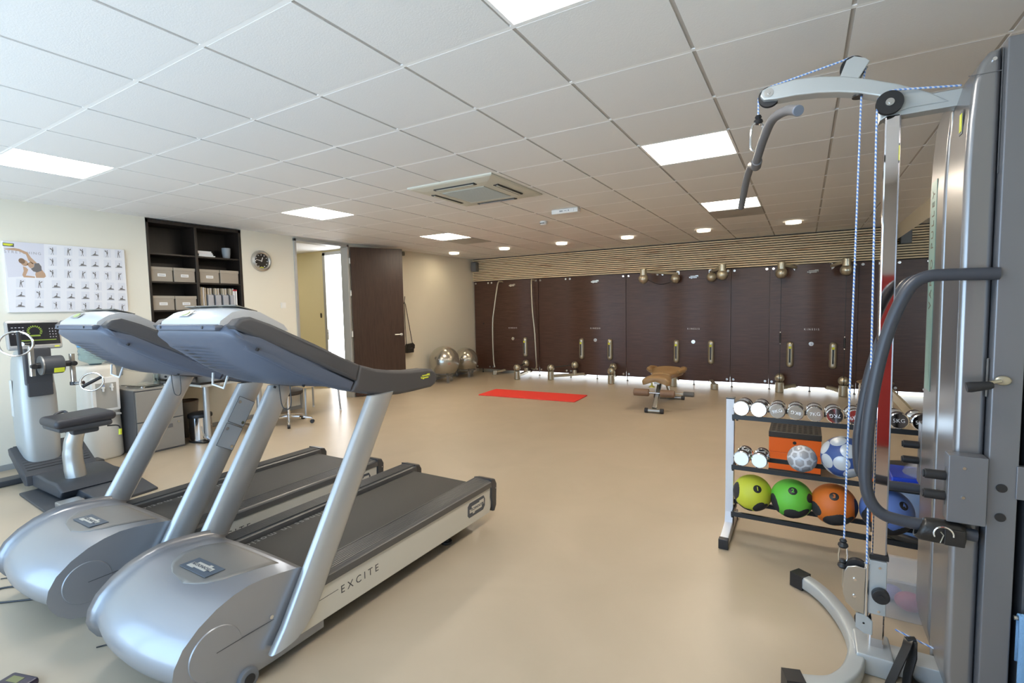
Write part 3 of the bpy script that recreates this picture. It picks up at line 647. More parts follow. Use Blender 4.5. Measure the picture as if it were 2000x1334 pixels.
MB().lathe([(0, 0), (.012, .0), (.012, -.035), (.04, -.05), (.042, -.06), (0, -.06)], c=(-.06, -.44, .40)).build('yellow_knob', mat('yellow_plastic', (.70, .62, .12), .4), t)
# ------------------------------------------------------------------ treadmills
def taper(mb):
    for v in mb.bm.verts:
        u = max(0, min(1, (-.15-v.co.y)/.42)); v.co.x *= 1-.19*u*u*(3-2*u)
    return mb
def treadmill(loc, label):
    t = thing('treadmill', loc, label, 'treadmill', 'silver treadmills')
    # running deck
    MB().box((-.262, -.50, .20), (.262, 1.00, .285), .02).cyl((-.262, .985, .235), (.262, .985, .235), .049, seg=24).build('running_belt', beltm, t)
    text('Wellness in motion', .062, frame((-.225, -.06, .2856), (0, -1, 0), (1, 0, 0)), mat('worn_belt_print', (.28, .27, .26), .6), 'lettering', t, .0003, 1.25)
    for s in (-1, 1):
        pts = [(.262, .285), (.266, .304), (.30, .314), (.40, .309), (.415, .296), (.415, .262), (.262, .262)]
        r = MB().prism([(s*x, z) for x, z in pts], -.44, 1.04, 'xz', .004, 2)
        for q in range(9):
            x = .287+.0125*q; r.box((min(s*x, s*(x+.005)), -.44, .3085), (max(s*x, s*(x+.005)), 1.04, .3165-.0006*q))
        r.build('foot_rail', railm, t)
        side = MB().prism([(-.47, .10), (1.02, .085), (1.04, .12), (1.055, .262), (-.40, .262)], s*.36, s*.405, 'yz', .006, 2); sd = side.build('side_panel', offw, t)
        MB().box((min(s*.38, s*.409), -.38, .262), (max(s*.38, s*.409), 1.05, .285), .003).build('rail_strip', mat('dark_strip', (.05, .045, .042), .5), t)  # dark strip between side panel and foot rail
        cap = MB().prism([(1.03, .19), (1.035, .27), (1.03, .318), (1.085, .305), (1.105, .27), (1.095, .12), (1.07, .08), (1.055, .085)], s*.27, s*.418, 'yz', .012, 3)
        cap.build('rear_cap', mat('dark_cap', (.05, .05, .053), .4), t)
        MB().cyl((s*.36, 1.075, .245), (s*.425, 1.075, .245), .004).build('cap_screw', chrome, t)
        f = MB().cyl((s*.31, .66, 0), (s*.31, .66, .018), .036, seg=20, bev=.004).cyl((s*.31, .66, .018), (s*.31, .66, .045), .02, seg=16).cyl((s*.31, .66, .04), (s*.31, .66, .12), .007)
        f.build('levelling_foot', black, t)
        # badge and lettering on the flank
        if s > 0:
            b_ = MB(); R0 = [(.765, .155), (.78, .138), (.94, .138), (.962, .160), (.966, .205), (.95, .232), (.79, .232), (.768, .215)]
            b_.prism(R0, .404, .4075, 'yz', .0008, 1); bd = b_.build('flank_badge', badge, t)
            logo(frame((.408, .866, .185), (0, 1, 0), (0, 0, 1)), .165, offw, badge, 'emblem', bd)
            text('EXCITE', .052, frame((.4052, -.132, .187), (0, 1, 0), (0, 0, 1)), mat('dark_print', (.06, .06, .065), .5), 'lettering', t, .0004, 1.55)
            MB().box((.4045, -.37, .1985), (.4055, -.265, .2010)).build('printed_line', MATS['dark_print'], t, smooth=False)
    MB().box((-.25, .95, .10), (.25, 1.04, .20), .02).build('rear_crossbar', black, t)
    MB().box((-.34, -.70, .085), (.34, .90, .20), .01).build('under_frame', black, t)
    # motor hood
    prof = [(-.36, .325), (-.40, .345), (-.46, .362), (-.54, .376), (-.62, .384), (-.70, .385), (-.77, .376), (-.83, .357), (-.89, .325), (-.94, .283), (-.965, .24), (-.972, .205), (-.965, .165), (-.945, .130), (-.91, .100), (-.86, .083), (-.80, .077), (-.60, .075), (-.36, .075)]
    def inset(P_, d_):
        n_ = len(P_); out = []
        for i in range(n_):
            p, a_, b_ = Vector(P_[i]), Vector(P_[i-1]), Vector(P_[(i+1) % n_]); t1, t2 = (p-a_).normalized(), (b_-p).normalized(); tt = (t1+t2)
            tt = tt.normalized() if tt.length > 1e-4 else t1
            nn = Vector((tt.y, -tt.x)); out.append(p-nn*d_)
        return out
    rings = []; sgn = 1
    for x, ins in [(-.362, .036), (-.3595, .024), (-.352, .012), (-.338, .004), (-.32, 0)]+[(-.30+.05*k, 0) for k in range(13)]+[(.32, 0), (.338, .004), (.352, .012), (.3595, .024), (.362, .036)]:
        q = inset(prof, ins*-1); u = abs(x)/.36
        rings.append([Vector((x*(1+.05*max(0, (y+.75)/.4)), y+(.055*u*u if y < -.75 else .055*u*u*max(0, (-.55-y)/.2)), z-.012*u*u*(1 if z > .2 else 0))) for y, z in q])
    h = MB().loft(rings).build('motor_hood', mat('hood_silver', (.35, .355, .375), .34, .5, coat=.3), t, angle=75)
    # recessed plate with emblem on the hood
    pl = [(-.215, -.40), (-.25, -.52), (-.235, -.62), (-.17, -.70), (-.06, -.745), (.05, -.755), (.14, -.72), (.18, -.66), (.20, -.56), (.20, -.40)]
    g = MB(); _0 = 0
    NX, NY = 20, 14; V = {}
    import bisect
    def inside(x, y):
        c = False; n_ = len(pl)
        for i in range(n_):
            (x1, y1), (x2, y2) = pl[i], pl[i-1]
            if (y1 > y) != (y2 > y) and x < (x2-x1)*(y-y1)/(y2-y1)+x1: c = not c
        return c
    prz = sorted([(y, z) for y, z in prof if z > .24])
    def hz_at(y):
        for (a, za), (b_, zb_) in zip(prz, prz[1:]):
            if a <= y <= b_: return za+(zb_-za)*(y-a)/(b_-a)
        return .3
    xs_ = [-.25+.45*i/24 for i in range(25)]; rows_ = []
    ys_ = [-.755+.355*j/16 for j in range(17)]
    for y in ys_:
        cr = []
        for i in range(len(pl)):
            (x1, y1), (x2, y2) = pl[i], pl[i-1]
            if (y1 > y+1e-5) != (y2 > y+1e-5): cr.append((x2-x1)*(y+1e-5-y1)/(y2-y1)+x1)
        if len(cr) < 2: continue
        a, b_ = min(cr), max(cr); rows_.append([Vector((a+(b_-a)*i/12, y, hz_at(y)+.0018-.012*((a+(b_-a)*i/12)/.36)**2)) for i in range(13)])
    pm = MB(); pm.loft(rows_, closed=False, caps=False); pp_ = pm.build('hood_plate', greyp, t); so = pp_.modifiers.new('s', 'SOLIDIFY'); so.thickness = .003
    M = frame((.005, -.655, .3875), (-1, 0, 0), (0, -1, .05))
    bd = MB().box((-.105, -.043, 0), (.105, .043, .002), .0008, seg=1); bd.bm.transform(M); bd = bd.build('hood_badge', mat('blue_grey_badge', (.10, .125, .16), .4), t, smooth=False)
    logo(M @ Matrix.Translation((0, 0, .003)), .15, offw, badge, 'emblem', bd)
    for s in (-1, 1):
        d = MB().lathe([(0, -.002), (.094, -.002), (.099, .003), (.096, .007), (0, .008)], axis='x', seg=48, c=(.360, -.80, .215)) if s > 0 else MB().lathe([(0, -.008), (.096, -.007), (.099, -.003), (.094, .002), (0, .002)], axis='x', seg=48, c=(-.360, -.80, .215))
        d = d.build('side_disc', MATS['hood_silver'], t)
        MB().cyl((s*.36, -.58, .235), (s*.378, -.58, .235), .008).build('hood_screw', chrome, t)
    MB().box((-.3695, -.80, .2145), (.3695, -.36, .2165)).build('seam_line', mat('seam_dark', (.08, .08, .085), .6), t, smooth=False)
    for s in (-1, 1):
        w = MB().cyl((s*.335, -.69, .042), (s*.385, -.69, .042), .042, seg=28, bev=.008).build('transport_wheel', mat('grey_wheel', (.16, .17, .19), .5), t)
        MB().cyl((s*.384, -.69, .042), (s*.388, -.69, .042), .022, seg=20).build('wheel_hub', black, w)
        MB().box((min(s*.28, s*.33), -.80, .02), (max(s*.28, s*.33), -.66, .09), .006).build('wheel_bracket', alum, t)
    # uprights
    for s in (-1, 1):
        a = Vector((s*.405, -.515, .115)); b_ = Vector((s*.405, .045, 1.075)); d = (b_-a).normalized(); rings = []
        for k in range(15):
            u = k/14; p = a+(b_-a)*u; wy = .082; wx = .036
            r_ = []
            for i in range(24):
                an = 2*PI*i/24; yy = wy*math.cos(an); xx = wx*math.copysign(abs(math.sin(an))**.8, math.sin(an))
                q = p+Vector((xx, yy, 0))
                if k == 0: q.z += (.0 if yy < 0 else 0)+.0; q = q+d*((.055*(yy/wy)+.01)*.9)+Vector((0, 0, .02*(abs(yy/wy))))
                r_.append(q)
            rings.append(r_)
        up_ = MB().loft(rings).build('upright', mat('upright_silver', (.47, .48, .49), .33, .5, coat=.25), t, angle=50)
    # console body: lower/front shell
    Wd = .345
    rings = []
    base = [(-.655, .0), ]
    N = 20
    for i in range(N+1):
        x = -.405+.81*i/N; u = abs(x)/.405; bz = .075*(1-u**3.2); e_ = (1-u**6)
        drop = .03*(u**5)
        rings.append([Vector((x, y, z)) for y, z in (
            (-.640+.03*u**6, 1.452-drop*1.2), (-.652+.02*u**6, 1.425-drop), (-.635+.02*u**4, 1.385), (-.50, 1.30-bz*.75-drop*.3), (-.38, 1.235-bz*.85), (-.28-.02*u, 1.175-bz*.45), (-.18+.06*u**2, 1.135-.01*u), (-.10+.04*u**2, 1.125),
            (-.09+.04*u**2, 1.145), (-.16, 1.195), (-.30, 1.27), (-.44, 1.36), (-.56, 1.44), (-.62+.02*u, 1.465-drop))])
    m = MB(); m.loft(rings); taper(m); cb = m.build('console_body', slate, t, angle=55); sb = cb.modifiers.new('s', 'SUBSURF'); sb.levels = 1; sb.render_levels = 2
    # side arms
    for s in (-1, 1):
        topc = [(-.640, 1.448), (-.615, 1.472), (-.57, 1.480), (-.49, 1.448), (-.31, 1.352), (-.19, 1.285), (-.085, 1.236)]
        botc = [(-.108, 1.158), (-.2, 1.205), (-.36, 1.295), (-.54, 1.39), (-.63, 1.432)]
        taper(MB().prism(topc+botc, s*.325, s*.412, 'yz', .014, 3)).build('arm_shell', slate2, t)
        lowr = [(-.63, 1.432), (-.54, 1.39), (-.36, 1.295), (-.2, 1.205), (-.108, 1.158), (-.135, 1.112), (-.24, 1.150), (-.40, 1.232), (-.58, 1.345)]
        taper(MB().prism(lowr, s*.31, s*.400, 'yz', .016, 3)).build('arm_underside', slate, t)
        g = [(-.085, 1.236), (.02, 1.203), (.14, 1.180), (.27, 1.165), (.40, 1.160), (.452, 1.152), (.488, 1.125), (.495, 1.095), (.478, 1.062), (.44, 1.048), (.30, 1.046), (.18, 1.048), (.06, 1.060), (-.04, 1.085), (-.135, 1.112), (-.112, 1.150)]
        gp = MB().prism(g, s*.318, s*.412, 'yz', .018, 3).build('handrail', slate2, t)
        if s > 0: logo(frame((.4125, .385, 1.118), (0, 1, 0), (0, 0, 1)), .075, yell, badge, 'emblem', gp)
        MB().cyl((s*.37, -.20, 1.15), (s*.37, -.202, 1.137), .0055).build('screw', black, t)
    # raised display housing
    rings = []
    for i in range(15):
        x = -.235+.47*i/14; u = abs(x)/.235; dd = .012*u**4
        rings.append([Vector((x, y, z-dd)) for y, z in ((-.652, 1.443), (-.640, 1.478), (-.59, 1.512), (-.54, 1.522), (-.47, 1.510), (-.36, 1.452), (-.34, 1.425), (-.50, 1.42))])
    dm = mat('pearl_white_plastic', (.62, .62, .63), .35, .15, coat=.2)
    dh = MB().loft(rings).build('display_housing', dm, t, angle=50)
    MB().box((-.240, -.668, 1.425), (.240, -.625, 1.452), .012).build('front_lip', slate, t)
    for x in (-.19, .15): MB().cyl((x, -.671, 1.440), (x, -.664, 1.440), .006, seg=10).build('screw', black, t)
    sc = MB()
    for k, (a, b_) in enumerate(((-.215, -.13), (-.12, .05), (.06, .195))): sc.add(MB().box((a, -.055, 0), (b_, .045, .004), .001, seg=1).bm, Matrix.Translation((0, -.50, 1.513)) @ Matrix.Rotation(-.28, 4, 'X'))
    sc.build('screen_tiles', mat('tinted_screen', (.22, .20, .17), .2), t, smooth=False)
    M = Matrix.Translation((-.07, -.618, 1.4975)) @ Matrix.Rotation(.62, 4, 'X'); b_ = MB().box((-.045, -.02, 0), (.045, .02, .003), .001, seg=1); b_.bm.transform(M); b_ = b_.build('front_emblem', alum, t, smooth=False)
    b2 = MB().cyl((0, 0, .003), (0, 0, .005), .017, seg=20); b2.bm.transform(M @ Matrix.Diagonal((1.6, 1, 1, 1))); b2.build('green_disc', mat('pale_lime', (.50, .58, .22), .4), b_)
    # loudspeaker / fan slots on the front
    nrm = Vector((0, -.60, -.80)); 
    v = MB(); v2 = MB()
    for j in range(15):
        y = -.60+.0155*j; zc = 1.345-.0155*j*.62-.0015*j
        u = (y+.635)/.3
        for i in range(27):
            x = -.255+.0125*i+.010*j*.55
            if x > .16-.002*j or x < -.235: continue
            fade = abs(i-13)/13; r_ = .0045*(1-.4*fade)
            bz = .075*(1-(abs(x)/.405)**3.2)
            # follow the shell: interpolate its lower profile
            P = ((-.635+.02*(abs(x)/.405)**4, 1.385), (-.50, 1.30-bz*.75), (-.38, 1.235-bz*.85), (-.28, 1.175-bz*.45))
            for (ya, za), (yb, zb_) in zip(P, P[1:]):
                if ya <= y <= yb: zz_ = za+(zb_-za)*(y-ya)/(yb-ya); tt = Vector((0, yb-ya, zb_-za)).normalized(); break
            n_ = Vector((0, tt.z, -tt.y)).normalized()
            if n_.z > 0: n_ = -n_
            tgt = v2 if (3 < i < 15-abs(j-5) and 0 <= j < 10 and abs(i-8-j*.3) < 3.2-abs(j-4.5)*.5) else v
            q = Vector((x, y, zz_)); p0 = q+n_*.0005; w_ = .0064 if tgt is v2 else r_; hh = .0034
            e1 = Vector((1, 0, 0)); V4 = [p0-e1*w_-tt*hh, p0+e1*w_-tt*hh, p0+e1*w_+tt*hh, p0-e1*w_+tt*hh]
            V4 = [a_+n_*.004 for a_ in V4]; tgt.quad(*V4)
    o = v.build('perforations', mat('perforation_dark', (.05, .06, .09), .6), t, smooth=False, recalc=False); o['kind'] = 'stuff'
    o = v2.build('air_slots', black, t, smooth=False, recalc=False); o['kind'] = 'stuff'
    for (x, y, z) in ((.335, -.555, 1.345), (.27, -.30, 1.155), (-.10, -.20, 1.108)): MB().cyl((x, y+.004, z+.006), (x, y-.002, z-.003), .0065, seg=12).build('screw', black, t)
    MB().tube([(-.295, -.40, 1.20), (-.295, -.405, 1.142), (-.215, -.395, 1.125), (-.21, -.375, 1.185)], .0055, 8).build('towel_hook', mat('white_wire', (.75, .76, .78), .35), t)
    MB().tube([(-.14, -.15, 1.13), (-.137, -.148, 1.08), (-.13, -.145, 1.01), (-.115, -.14, .985), (-.085, -.135, .985), (-.07, -.13, 1.02), (-.075, -.13, 1.13)], .0028, 6, smooth=6).build('key_cord', black, t)
    return t
T1 = treadmill((-2.255, 1.75, 0), 'front silver treadmill nearest the camera, flank lettered EXCITE in full view')
T2 = dup(T1, (-3.315, 1.72, 0), 'rear silver treadmill, between the front treadmill and the arm ergometer')
# hatch covers are visible on the rear treadmill's right upright only
def on_post(u, w): # u along the upright, w across (metres)
    a = Vector((.444, -.515, .115)); b_ = Vector((.444, .045, 1.075)); d = (b_-a).normalized(); c = Vector((0, d.z, -d.y)); return a+d*u+c*w
for u0, u1 in ((.70, .835), (.845, 1.0)):
    q = MB(); V4 = [on_post(u0, -.052), on_post(u0, .052), on_post(u1, .052), on_post(u1, -.052)]
    V4 = [Vector((.4405, p.y, p.z)) for p in V4]; V5 = [p+Vector((.0035, 0, 0)) for p in V4]; q.loft([V4, V5])
    h = q.build('service_hatch', mat('hatch_silver', (.46, .47, .48), .4, .1), T2, smooth=False)
    for (uu, w_) in ((u0+.02, .036), (u1-.03, -.036)):
        p = on_post(uu, w_); MB().cyl((.443, p.y, p.z), (.447, p.y, p.z), .009, seg=14).build('hatch_screw', chrome, h)
    e = MB()
    for A, B in ((0, 1), (1, 2), (2, 3), (3, 0)): e.tube([V5[A], V5[B]], .0012, 4)
    e.build('hatch_gap', black, h, smooth=False)

# ------------------------------------------------------------------ arm ergometer
t = thing('arm_ergometer', (-5.55, 1.66, 0), 'silver arm-crank ergometer with round hand wheels and padded seat under the poster', 'arm ergometer')
eg = mat('ergometer_grey', (.46, .48, .48), .4, .35); anth = mat('anthracite_plastic', (.055, .058, .066), .45, bump=.2, bscale=400)
# floor plates and stabilisers (local coordinates)
MB().prism([(-.10, -.30), (.62, -.34), (.86, -.10), (.80, .34), (.2, .42), (-.16, .36)], 0, .022, 'xy', .006, 2).build('base_plate', anth, t)
MB().box((-.66, -.46, 0), (-.50, .44, .055), .015).build('rear_stabiliser', anth, t)
MB().prism([(-.10, .03), (.84, .02), (.86, .075), (.30, .10), (.20, .10)], -.10, .12, 'xz', .01, 2).build('base_beam', anth, t)
MB().prism([(-.12, .04), (.46, .04), (.52, .10), (.40, .155), (.22, .15), (.02, .165), (-.12, .14)], -.21, .26, 'xz', .02, 3).build('foot_housing', anth, t)
MB().box((.60, -.28, .02), (.74, -.13, .07), .01).build('latch', alum, t)
fp = MB().prism([(-.52, .33), (-.47, .345), (-.12, .14), (-.10, .06), (-.16, .05), (-.50, .27)], -.25, .25, 'xz', .012, 2).build('foot_plate', anth, t)
rb = MB()
for k in range(11): u = k/11; rb.box((-.49+.33*u, -.22, .338-.185*u), (-.478+.33*u, .22, .347-.185*u))
rb.build('foot_plate_ridges', blackr, fp, smooth=False)
# main column
rings = []
for z, x, wx, wy in ((.10, -.40, .10, .10), (.20, -.40, .15, .125), (.45, -.41, .16, .135), (.80, -.42, .155, .135), (1.0, -.43, .15, .125), (1.12, -.44, .13, .115), (1.19, -.46, .09, .09), (1.21, -.47, .04, .05)):
    rings.append([Vector((x+wx*math.copysign(abs(math.cos(a))**.55, math.cos(a)), -.07+wy*math.copysign(abs(math.sin(a))**.55, math.sin(a)), z)) for a in [2*PI*i/28 for i in range(28)]])
MB().loft(rings).build('column', eg, t, angle=60)
MB().box((-.50, -.2065, .62), (-.44, -.204, .94), .001, seg=1).build('lettering_strip', mat('pale_grey_print', (.62, .63, .62), .5), t, smooth=False)
MB().box((-.262, -.155, .80), (-.235, .015, .92), .01).build('crank_guard', anth, t); MB().box((-.30, -.16, .90), (-.24, .02, 1.22), .01).build('crank_slide', anth, t)
# crank unit
CZ = 1.075
o = MB().cyl((-.13, -.085, CZ), (-.13, .06, CZ), .08, seg=36, bev=.012).build('crank_drum', anth, t)
MB().cyl((-.13, -.094, CZ), (-.13, -.083, CZ), .083, seg=36).build('drum_ring', alum, o)
M = frame((-.052, .01, CZ-.045), (0, 1, 0), (.3, 0, 1)); b_ = MB().box((-.035, -.02, -.002), (.035, .02, .003)); b_.bm.transform(M); b_.build('lime_label', yell, o, smooth=False)
MB().cyl((-.13, -.15, CZ), (-.13, .13, CZ), .026, seg=20).build('crank_axle', black, o)
for s, y, dz, hc in ((-1, -.145, 1, Vector((.05, -.278, 1.282))), (1, .125, -1, Vector((.05, .196, .905)))):
    d = Vector((0, 0, dz)); c0 = Vector((-.13, y, CZ))
    arm = MB().sweep([c0-d*.085, c0+d*.18], .032, .045, (0, 1, 0), bev=1).build('crank_arm', brushed, t)
    MB().cyl((-.108, y, CZ), (-.07, y, CZ), .022, seg=16, bev=.004).build('arm_knob', black, arm)
    tip = c0+d*.185
    MB().cyl(tip+Vector((0, 0, -.015)), tip+Vector((0, 0, .018)), .028, seg=16, bev=.004).build('arm_joint', black, arm)
    dr = (hc-tip).normalized(); L_ = (hc-tip).length
    MB().cyl(tip, tip+dr*max(.03, L_-.09), .016, seg=14).build('wheel_spindle', chrome, arm)
    nv = Vector((.85, -.35 if s < 0 else -.55, .25 if s < 0 else .35)); nv.normalize()
    e1 = Vector((0, 1, 0)); e1 = (e1-nv*e1.dot(nv)).normalized(); e2 = nv.cross(e1); R_ = .10 if s < 0 else .082
    w = MB().tube([hc+(e1*math.cos(a)+e2*math.sin(a))*R_ for a in [2*PI*i/36 for i in range(36)]], .008, 10, closed=True).build('hand_wheel', chrome, t)
    gd = (e2+e1*.05).normalized() if s < 0 else (e1+e2*.35).normalized()
    MB().cyl(hc+e1*(.02 if s < 0 else 0)-gd*(R_-.006), hc+e1*(.02 if s < 0 else 0)+gd*(R_-.006), .014, seg=14).build('hand_grip', black, w)
# display
DM = Matrix.Translation((-.33, -.055, 1.345)) @ Matrix.Rotation(-.16, 4, 'Y')
def dbox(a, b_, bev, name, m, par): q = MB().box(a, b_, bev); q.bm.transform(DM); return q.build(name, m, par)
hs = dbox((-.05, -.185, -.135), (0, .185, .125), .02, 'display_housing', alum, t)
dbox((-.002, -.168, -.095), (.004, .168, .10), .004, 'screen', mat('dark_screen', (.012, .012, .016), .15), hs)
dbox((.001, -.175, -.130), (.006, .175, -.105), .004, 'lower_trim', silver, hs)
ge = MB()
for k in range(14):
    a = -.5+ (PI+1.0)*k/13; ge.box((.0045, -.004, .036), (.0055, .004, .052), M=Matrix.Translation((0, .0, .025)) @ Matrix.Rotation(a-PI/2, 4, 'X'))
ge.box((.0045, -.035, -.022), (.0055, .035, -.008)).box((.0045, -.12, -.060), (.0055, .14, -.052)); ge.bm.transform(DM); ge.build('green_gauge', mat('lime_led', (.16, .23, .03), .4, emit=(.35, .5, .05), estr=.08), hs, smooth=False)
kp = MB()
for a in range(3):
    for b__ in range(4): kp.box((.0045, .098+.02*a, -.035+.025*b__), (.0055, .105+.02*a, -.027+.025*b__))
for a in range(4):
    for b__ in range(3): kp.box((.0045, -.15+.023*a, .0+.028*b__), (.0055, -.137+.023*a, .008+.028*b__))
kp.bm.transform(DM); kp.build('keypad_print', mat('keypad_grey', (.30, .30, .32), .5), hs, smooth=False)
dbox((.004, .12, -.124), (.0075, .155, -.112), .001, 'lime_tag', yell, hs)
# seat
MB().tube([(.30, -.04, .13), (.285, -.05, .30), (.30, -.045, .44), (.33, -.02, .56)], [.070, .067, .063, .06], 24, smooth=5).build('seat_post', mat('seat_post_silver', (.55, .56, .55), .3, .8), t)
MB().box((.14, -.19, .57), (.50, .17, .62), .02).box((.22, -.08, .52), (.42, .1, .58), .015).build('seat_carrier', anth, t)
SM = Matrix.Translation((.33, -.01, .645)) @ Matrix.Rotation(.04, 4, 'X'); q = MB().box((-.17, -.205, -.035), (.19, .205, .04), .033, seg=4); q.bm.transform(SM); q.build('seat_pad', mat('black_vinyl', (.035, .035, .042), .45, bump=.3, bscale=120), t)
for x in (-.02, -.02): pass
MB().tube([(.40, .16, .55), (.42, .23, .54), (.43, .24, .50)], .006, 8, smooth=4).build('height_lever', black, t); MB().cyl((.43, .24, .51), (.435, .235, .46), .012, seg=12).build('lever_tip', yell, t)
MB().tube([(.02, -.04, .60), (-.04, -.05, .64), (-.05, .02, .66), (0, .03, .60), (.01, -.04, .54)], .012, 8, smooth=4, closed=True).build('bottle_clip', anth, t)
b_ = MB().box((.20, -.06, .158), (.30, .02, .161)); b_.build('lime_label', yell, t, smooth=False)

# ------------------------------------------------------------------ water cooler
wp = mat('cooler_white', (.78, .76, .70), .35)
t = thing('water_cooler', (-6.40, 2.20, 0), 'white water cooler between the arm ergometer and the filing cabinet', 'water cooler')
rings = []
for z, w_ in ((0, .165), (.02, .178), (.60, .165), (.93, .16), (.97, .15), (.985, .12)):
    rings.append([Vector((w_*math.copysign(abs(math.cos(a))**.8, math.cos(a)), w_*math.copysign(abs(math.sin(a))**.8, math.sin(a)), z)) for a in [2*PI*i/36 for i in range(36)]])
MB().loft(rings).build('body', wp, t, angle=50)
fm_ = MB().box((.10, -.105, .50), (.172, .135, .86), .015).build('tap_surround', MATS['white_plastic'], t)
MB().box((.165, -.075, .53), (.1745, .105, .80), .004).build('tap_niche', mat('niche_grey', (.42, .41, .38), .5), fm_)
MB().box((.15, -.09, .455), (.21, .12, .475), .004).build('drip_tray', mat('tray_grey', (.5, .5, .48), .4), t)
for y in (-.02, .055):
    MB().cyl((.17, y, .755), (.215, y, .755), .012, seg=12).cyl((.205, y, .765), (.205, y, .715), .009, seg=12).build('tap', MATS['white_plastic'], t)
    MB().box((.195, y-.008, .765), (.215, y+.008, .79), .003).build('tap_lever', mat('blue_tap', (.25, .38, .65), .4) if y < 0 else MATS['white_plastic'], t)
t = thing('water_bottle', (-6.40, 2.20, .985), 'large clear blue-tinted water bottle upside down on the cooler', 'water bottle')
wb = mat('blue_clear_plastic', (.55, .78, .86), .12, trans=.85, ior=1.33)
MB().lathe([(0, 0), (.05, 0), (.06, .02), (.125, .05), (.135, .07), (.13, .10), (.136, .115), (.13, .13), (.136, .145), (.13, .17), (.136, .19), (.136, .25), (.12, .27), (0, .275)]).build('bottle', wb, t)
MB().lathe([(.137, .19), (.139, .2), (.139, .235), (.137, .245)]).build('blue_band', mat('blue_label', (.08, .35, .65), .4), t)
t = thing('cup_dispenser', (-6.66, 2.50, .72), 'clear cup dispenser tube hanging beside the water cooler', 'cup dispenser')
MB().lathe([(.045, .28), (.048, .28), (.05, .40), (.052, .42), (0, .42)]).build('holder', wp, t); MB().lathe([(.03, .10), (.042, .28), (.045, .28), (.033, .10), (0, .10)]).build('cups', clearp, t); MB().box((-.06, -.015, .30), (-.04, .015, .40)).build('bracket', wp, t)

# ------------------------------------------------------------------ filing cabinet and things on it
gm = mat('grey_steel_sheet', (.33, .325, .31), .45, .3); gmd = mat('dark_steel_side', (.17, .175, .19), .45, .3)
t = thing('filing_cabinet', (-6.33, 2.62, 0), 'low grey steel filing cabinet beside the water cooler', 'filing cabinet')
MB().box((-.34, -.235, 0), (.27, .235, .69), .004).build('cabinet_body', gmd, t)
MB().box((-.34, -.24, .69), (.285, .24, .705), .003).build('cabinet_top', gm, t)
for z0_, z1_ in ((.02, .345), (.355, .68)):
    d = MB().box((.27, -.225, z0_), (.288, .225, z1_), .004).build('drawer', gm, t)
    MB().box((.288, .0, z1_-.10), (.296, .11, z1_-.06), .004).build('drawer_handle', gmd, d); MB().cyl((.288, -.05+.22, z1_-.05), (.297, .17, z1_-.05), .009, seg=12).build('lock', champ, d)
t = thing('glass_scale', (-6.28, 2.60, .705), 'square glass bathroom scale lying on the grey filing cabinet', 'scale', rz=.2)
MB().box((-.16, -.16, .022), (.16, .16, .030), .003).build('glass_plate', glassm, t)
for x in (-.12, .12):
    for y in (-.12, .12): MB().cyl((x, y, 0), (x, y, .022), .022, seg=16).build('foot', chrome, t)
MB().box((.04, -.06, .012), (.12, .06, .024), .003).build('display', alum, t)
t = MB().lathe([(0, 0), (.028, 0), (.036, .10), (.0345, .10), (.0268, .003), (0, .003)]).build('drinking_glass', glassm); t.location = (-6.50, 2.80, .705); tag(t, 'clear drinking glass at the back of the grey filing cabinet', 'glass')

# ------------------------------------------------------------------ desk, printer, paper
t = thing('desk', (-6.2, 3.42, 0), 'black-topped desk with silver T-leg frame below the shelf unit', 'desk')
bt = mat('black_desktop', (.012, .012, .013), .25)
MB().box((-.505, -.56, .715), (.52, .40, .742), .003).build('desktop', bt, t); MB().box((-.48, -.54, .685), (.50, .38, .714), .004).build('under_frame', wp, t)
for y in (-.36, .28):
    MB().cyl((.24, y, .06), (.24, y, .69), .032, seg=20).build('leg', mat('desk_leg_silver', (.60, .62, .63), .3, .6), t)
    o = MB().sweep([(.46, y-.05, .045), (.22, y, .06), (-.15, y+.02, .045)], .05, .03, (0, 1, 0), bev=1).build('foot_bar', brushed, t)
    MB().box((.42, y-.075, 0), (.48, y-.025, .032), .006).build('foot_pad', black, o)
    MB().box((.40, y-.03, .69), (.50, y+.03, .705), .003).build('corner_clip', wp, t)
t = thing('printer', (-6.48, 2.98, .742), 'grey office printer with paper tray on the desk, left end', 'printer')
MB().box((-.19, -.15, 0), (.19, .15, .13), .02).build('body', mat('printer_grey', (.40, .41, .42), .4), t); MB().box((.14, -.13, .03), (.26, .13, .045), .004).build('tray', black, t); MB().box((.15, -.11, .045), (.25, .11, .055)).build('paper', paper, t, smooth=False); MB().box((-.15, -.12, .13), (.10, .12, .145), .006).build('lid', mat('printer_dark', (.06, .06, .065), .4), t)
t = thing('archive_box', (-6.38, 3.42, .742), 'white paper carton standing on the black desk', 'box')
MB().box((-.16, -.15, 0), (.16, .15, .13), .003).build('carton', paper, t, smooth=False); MB().box((-.165, -.155, .10), (.165, .155, .14), .003).build('lid', mat('off_white_card', (.7, .7, .68), .6), t, smooth=False)
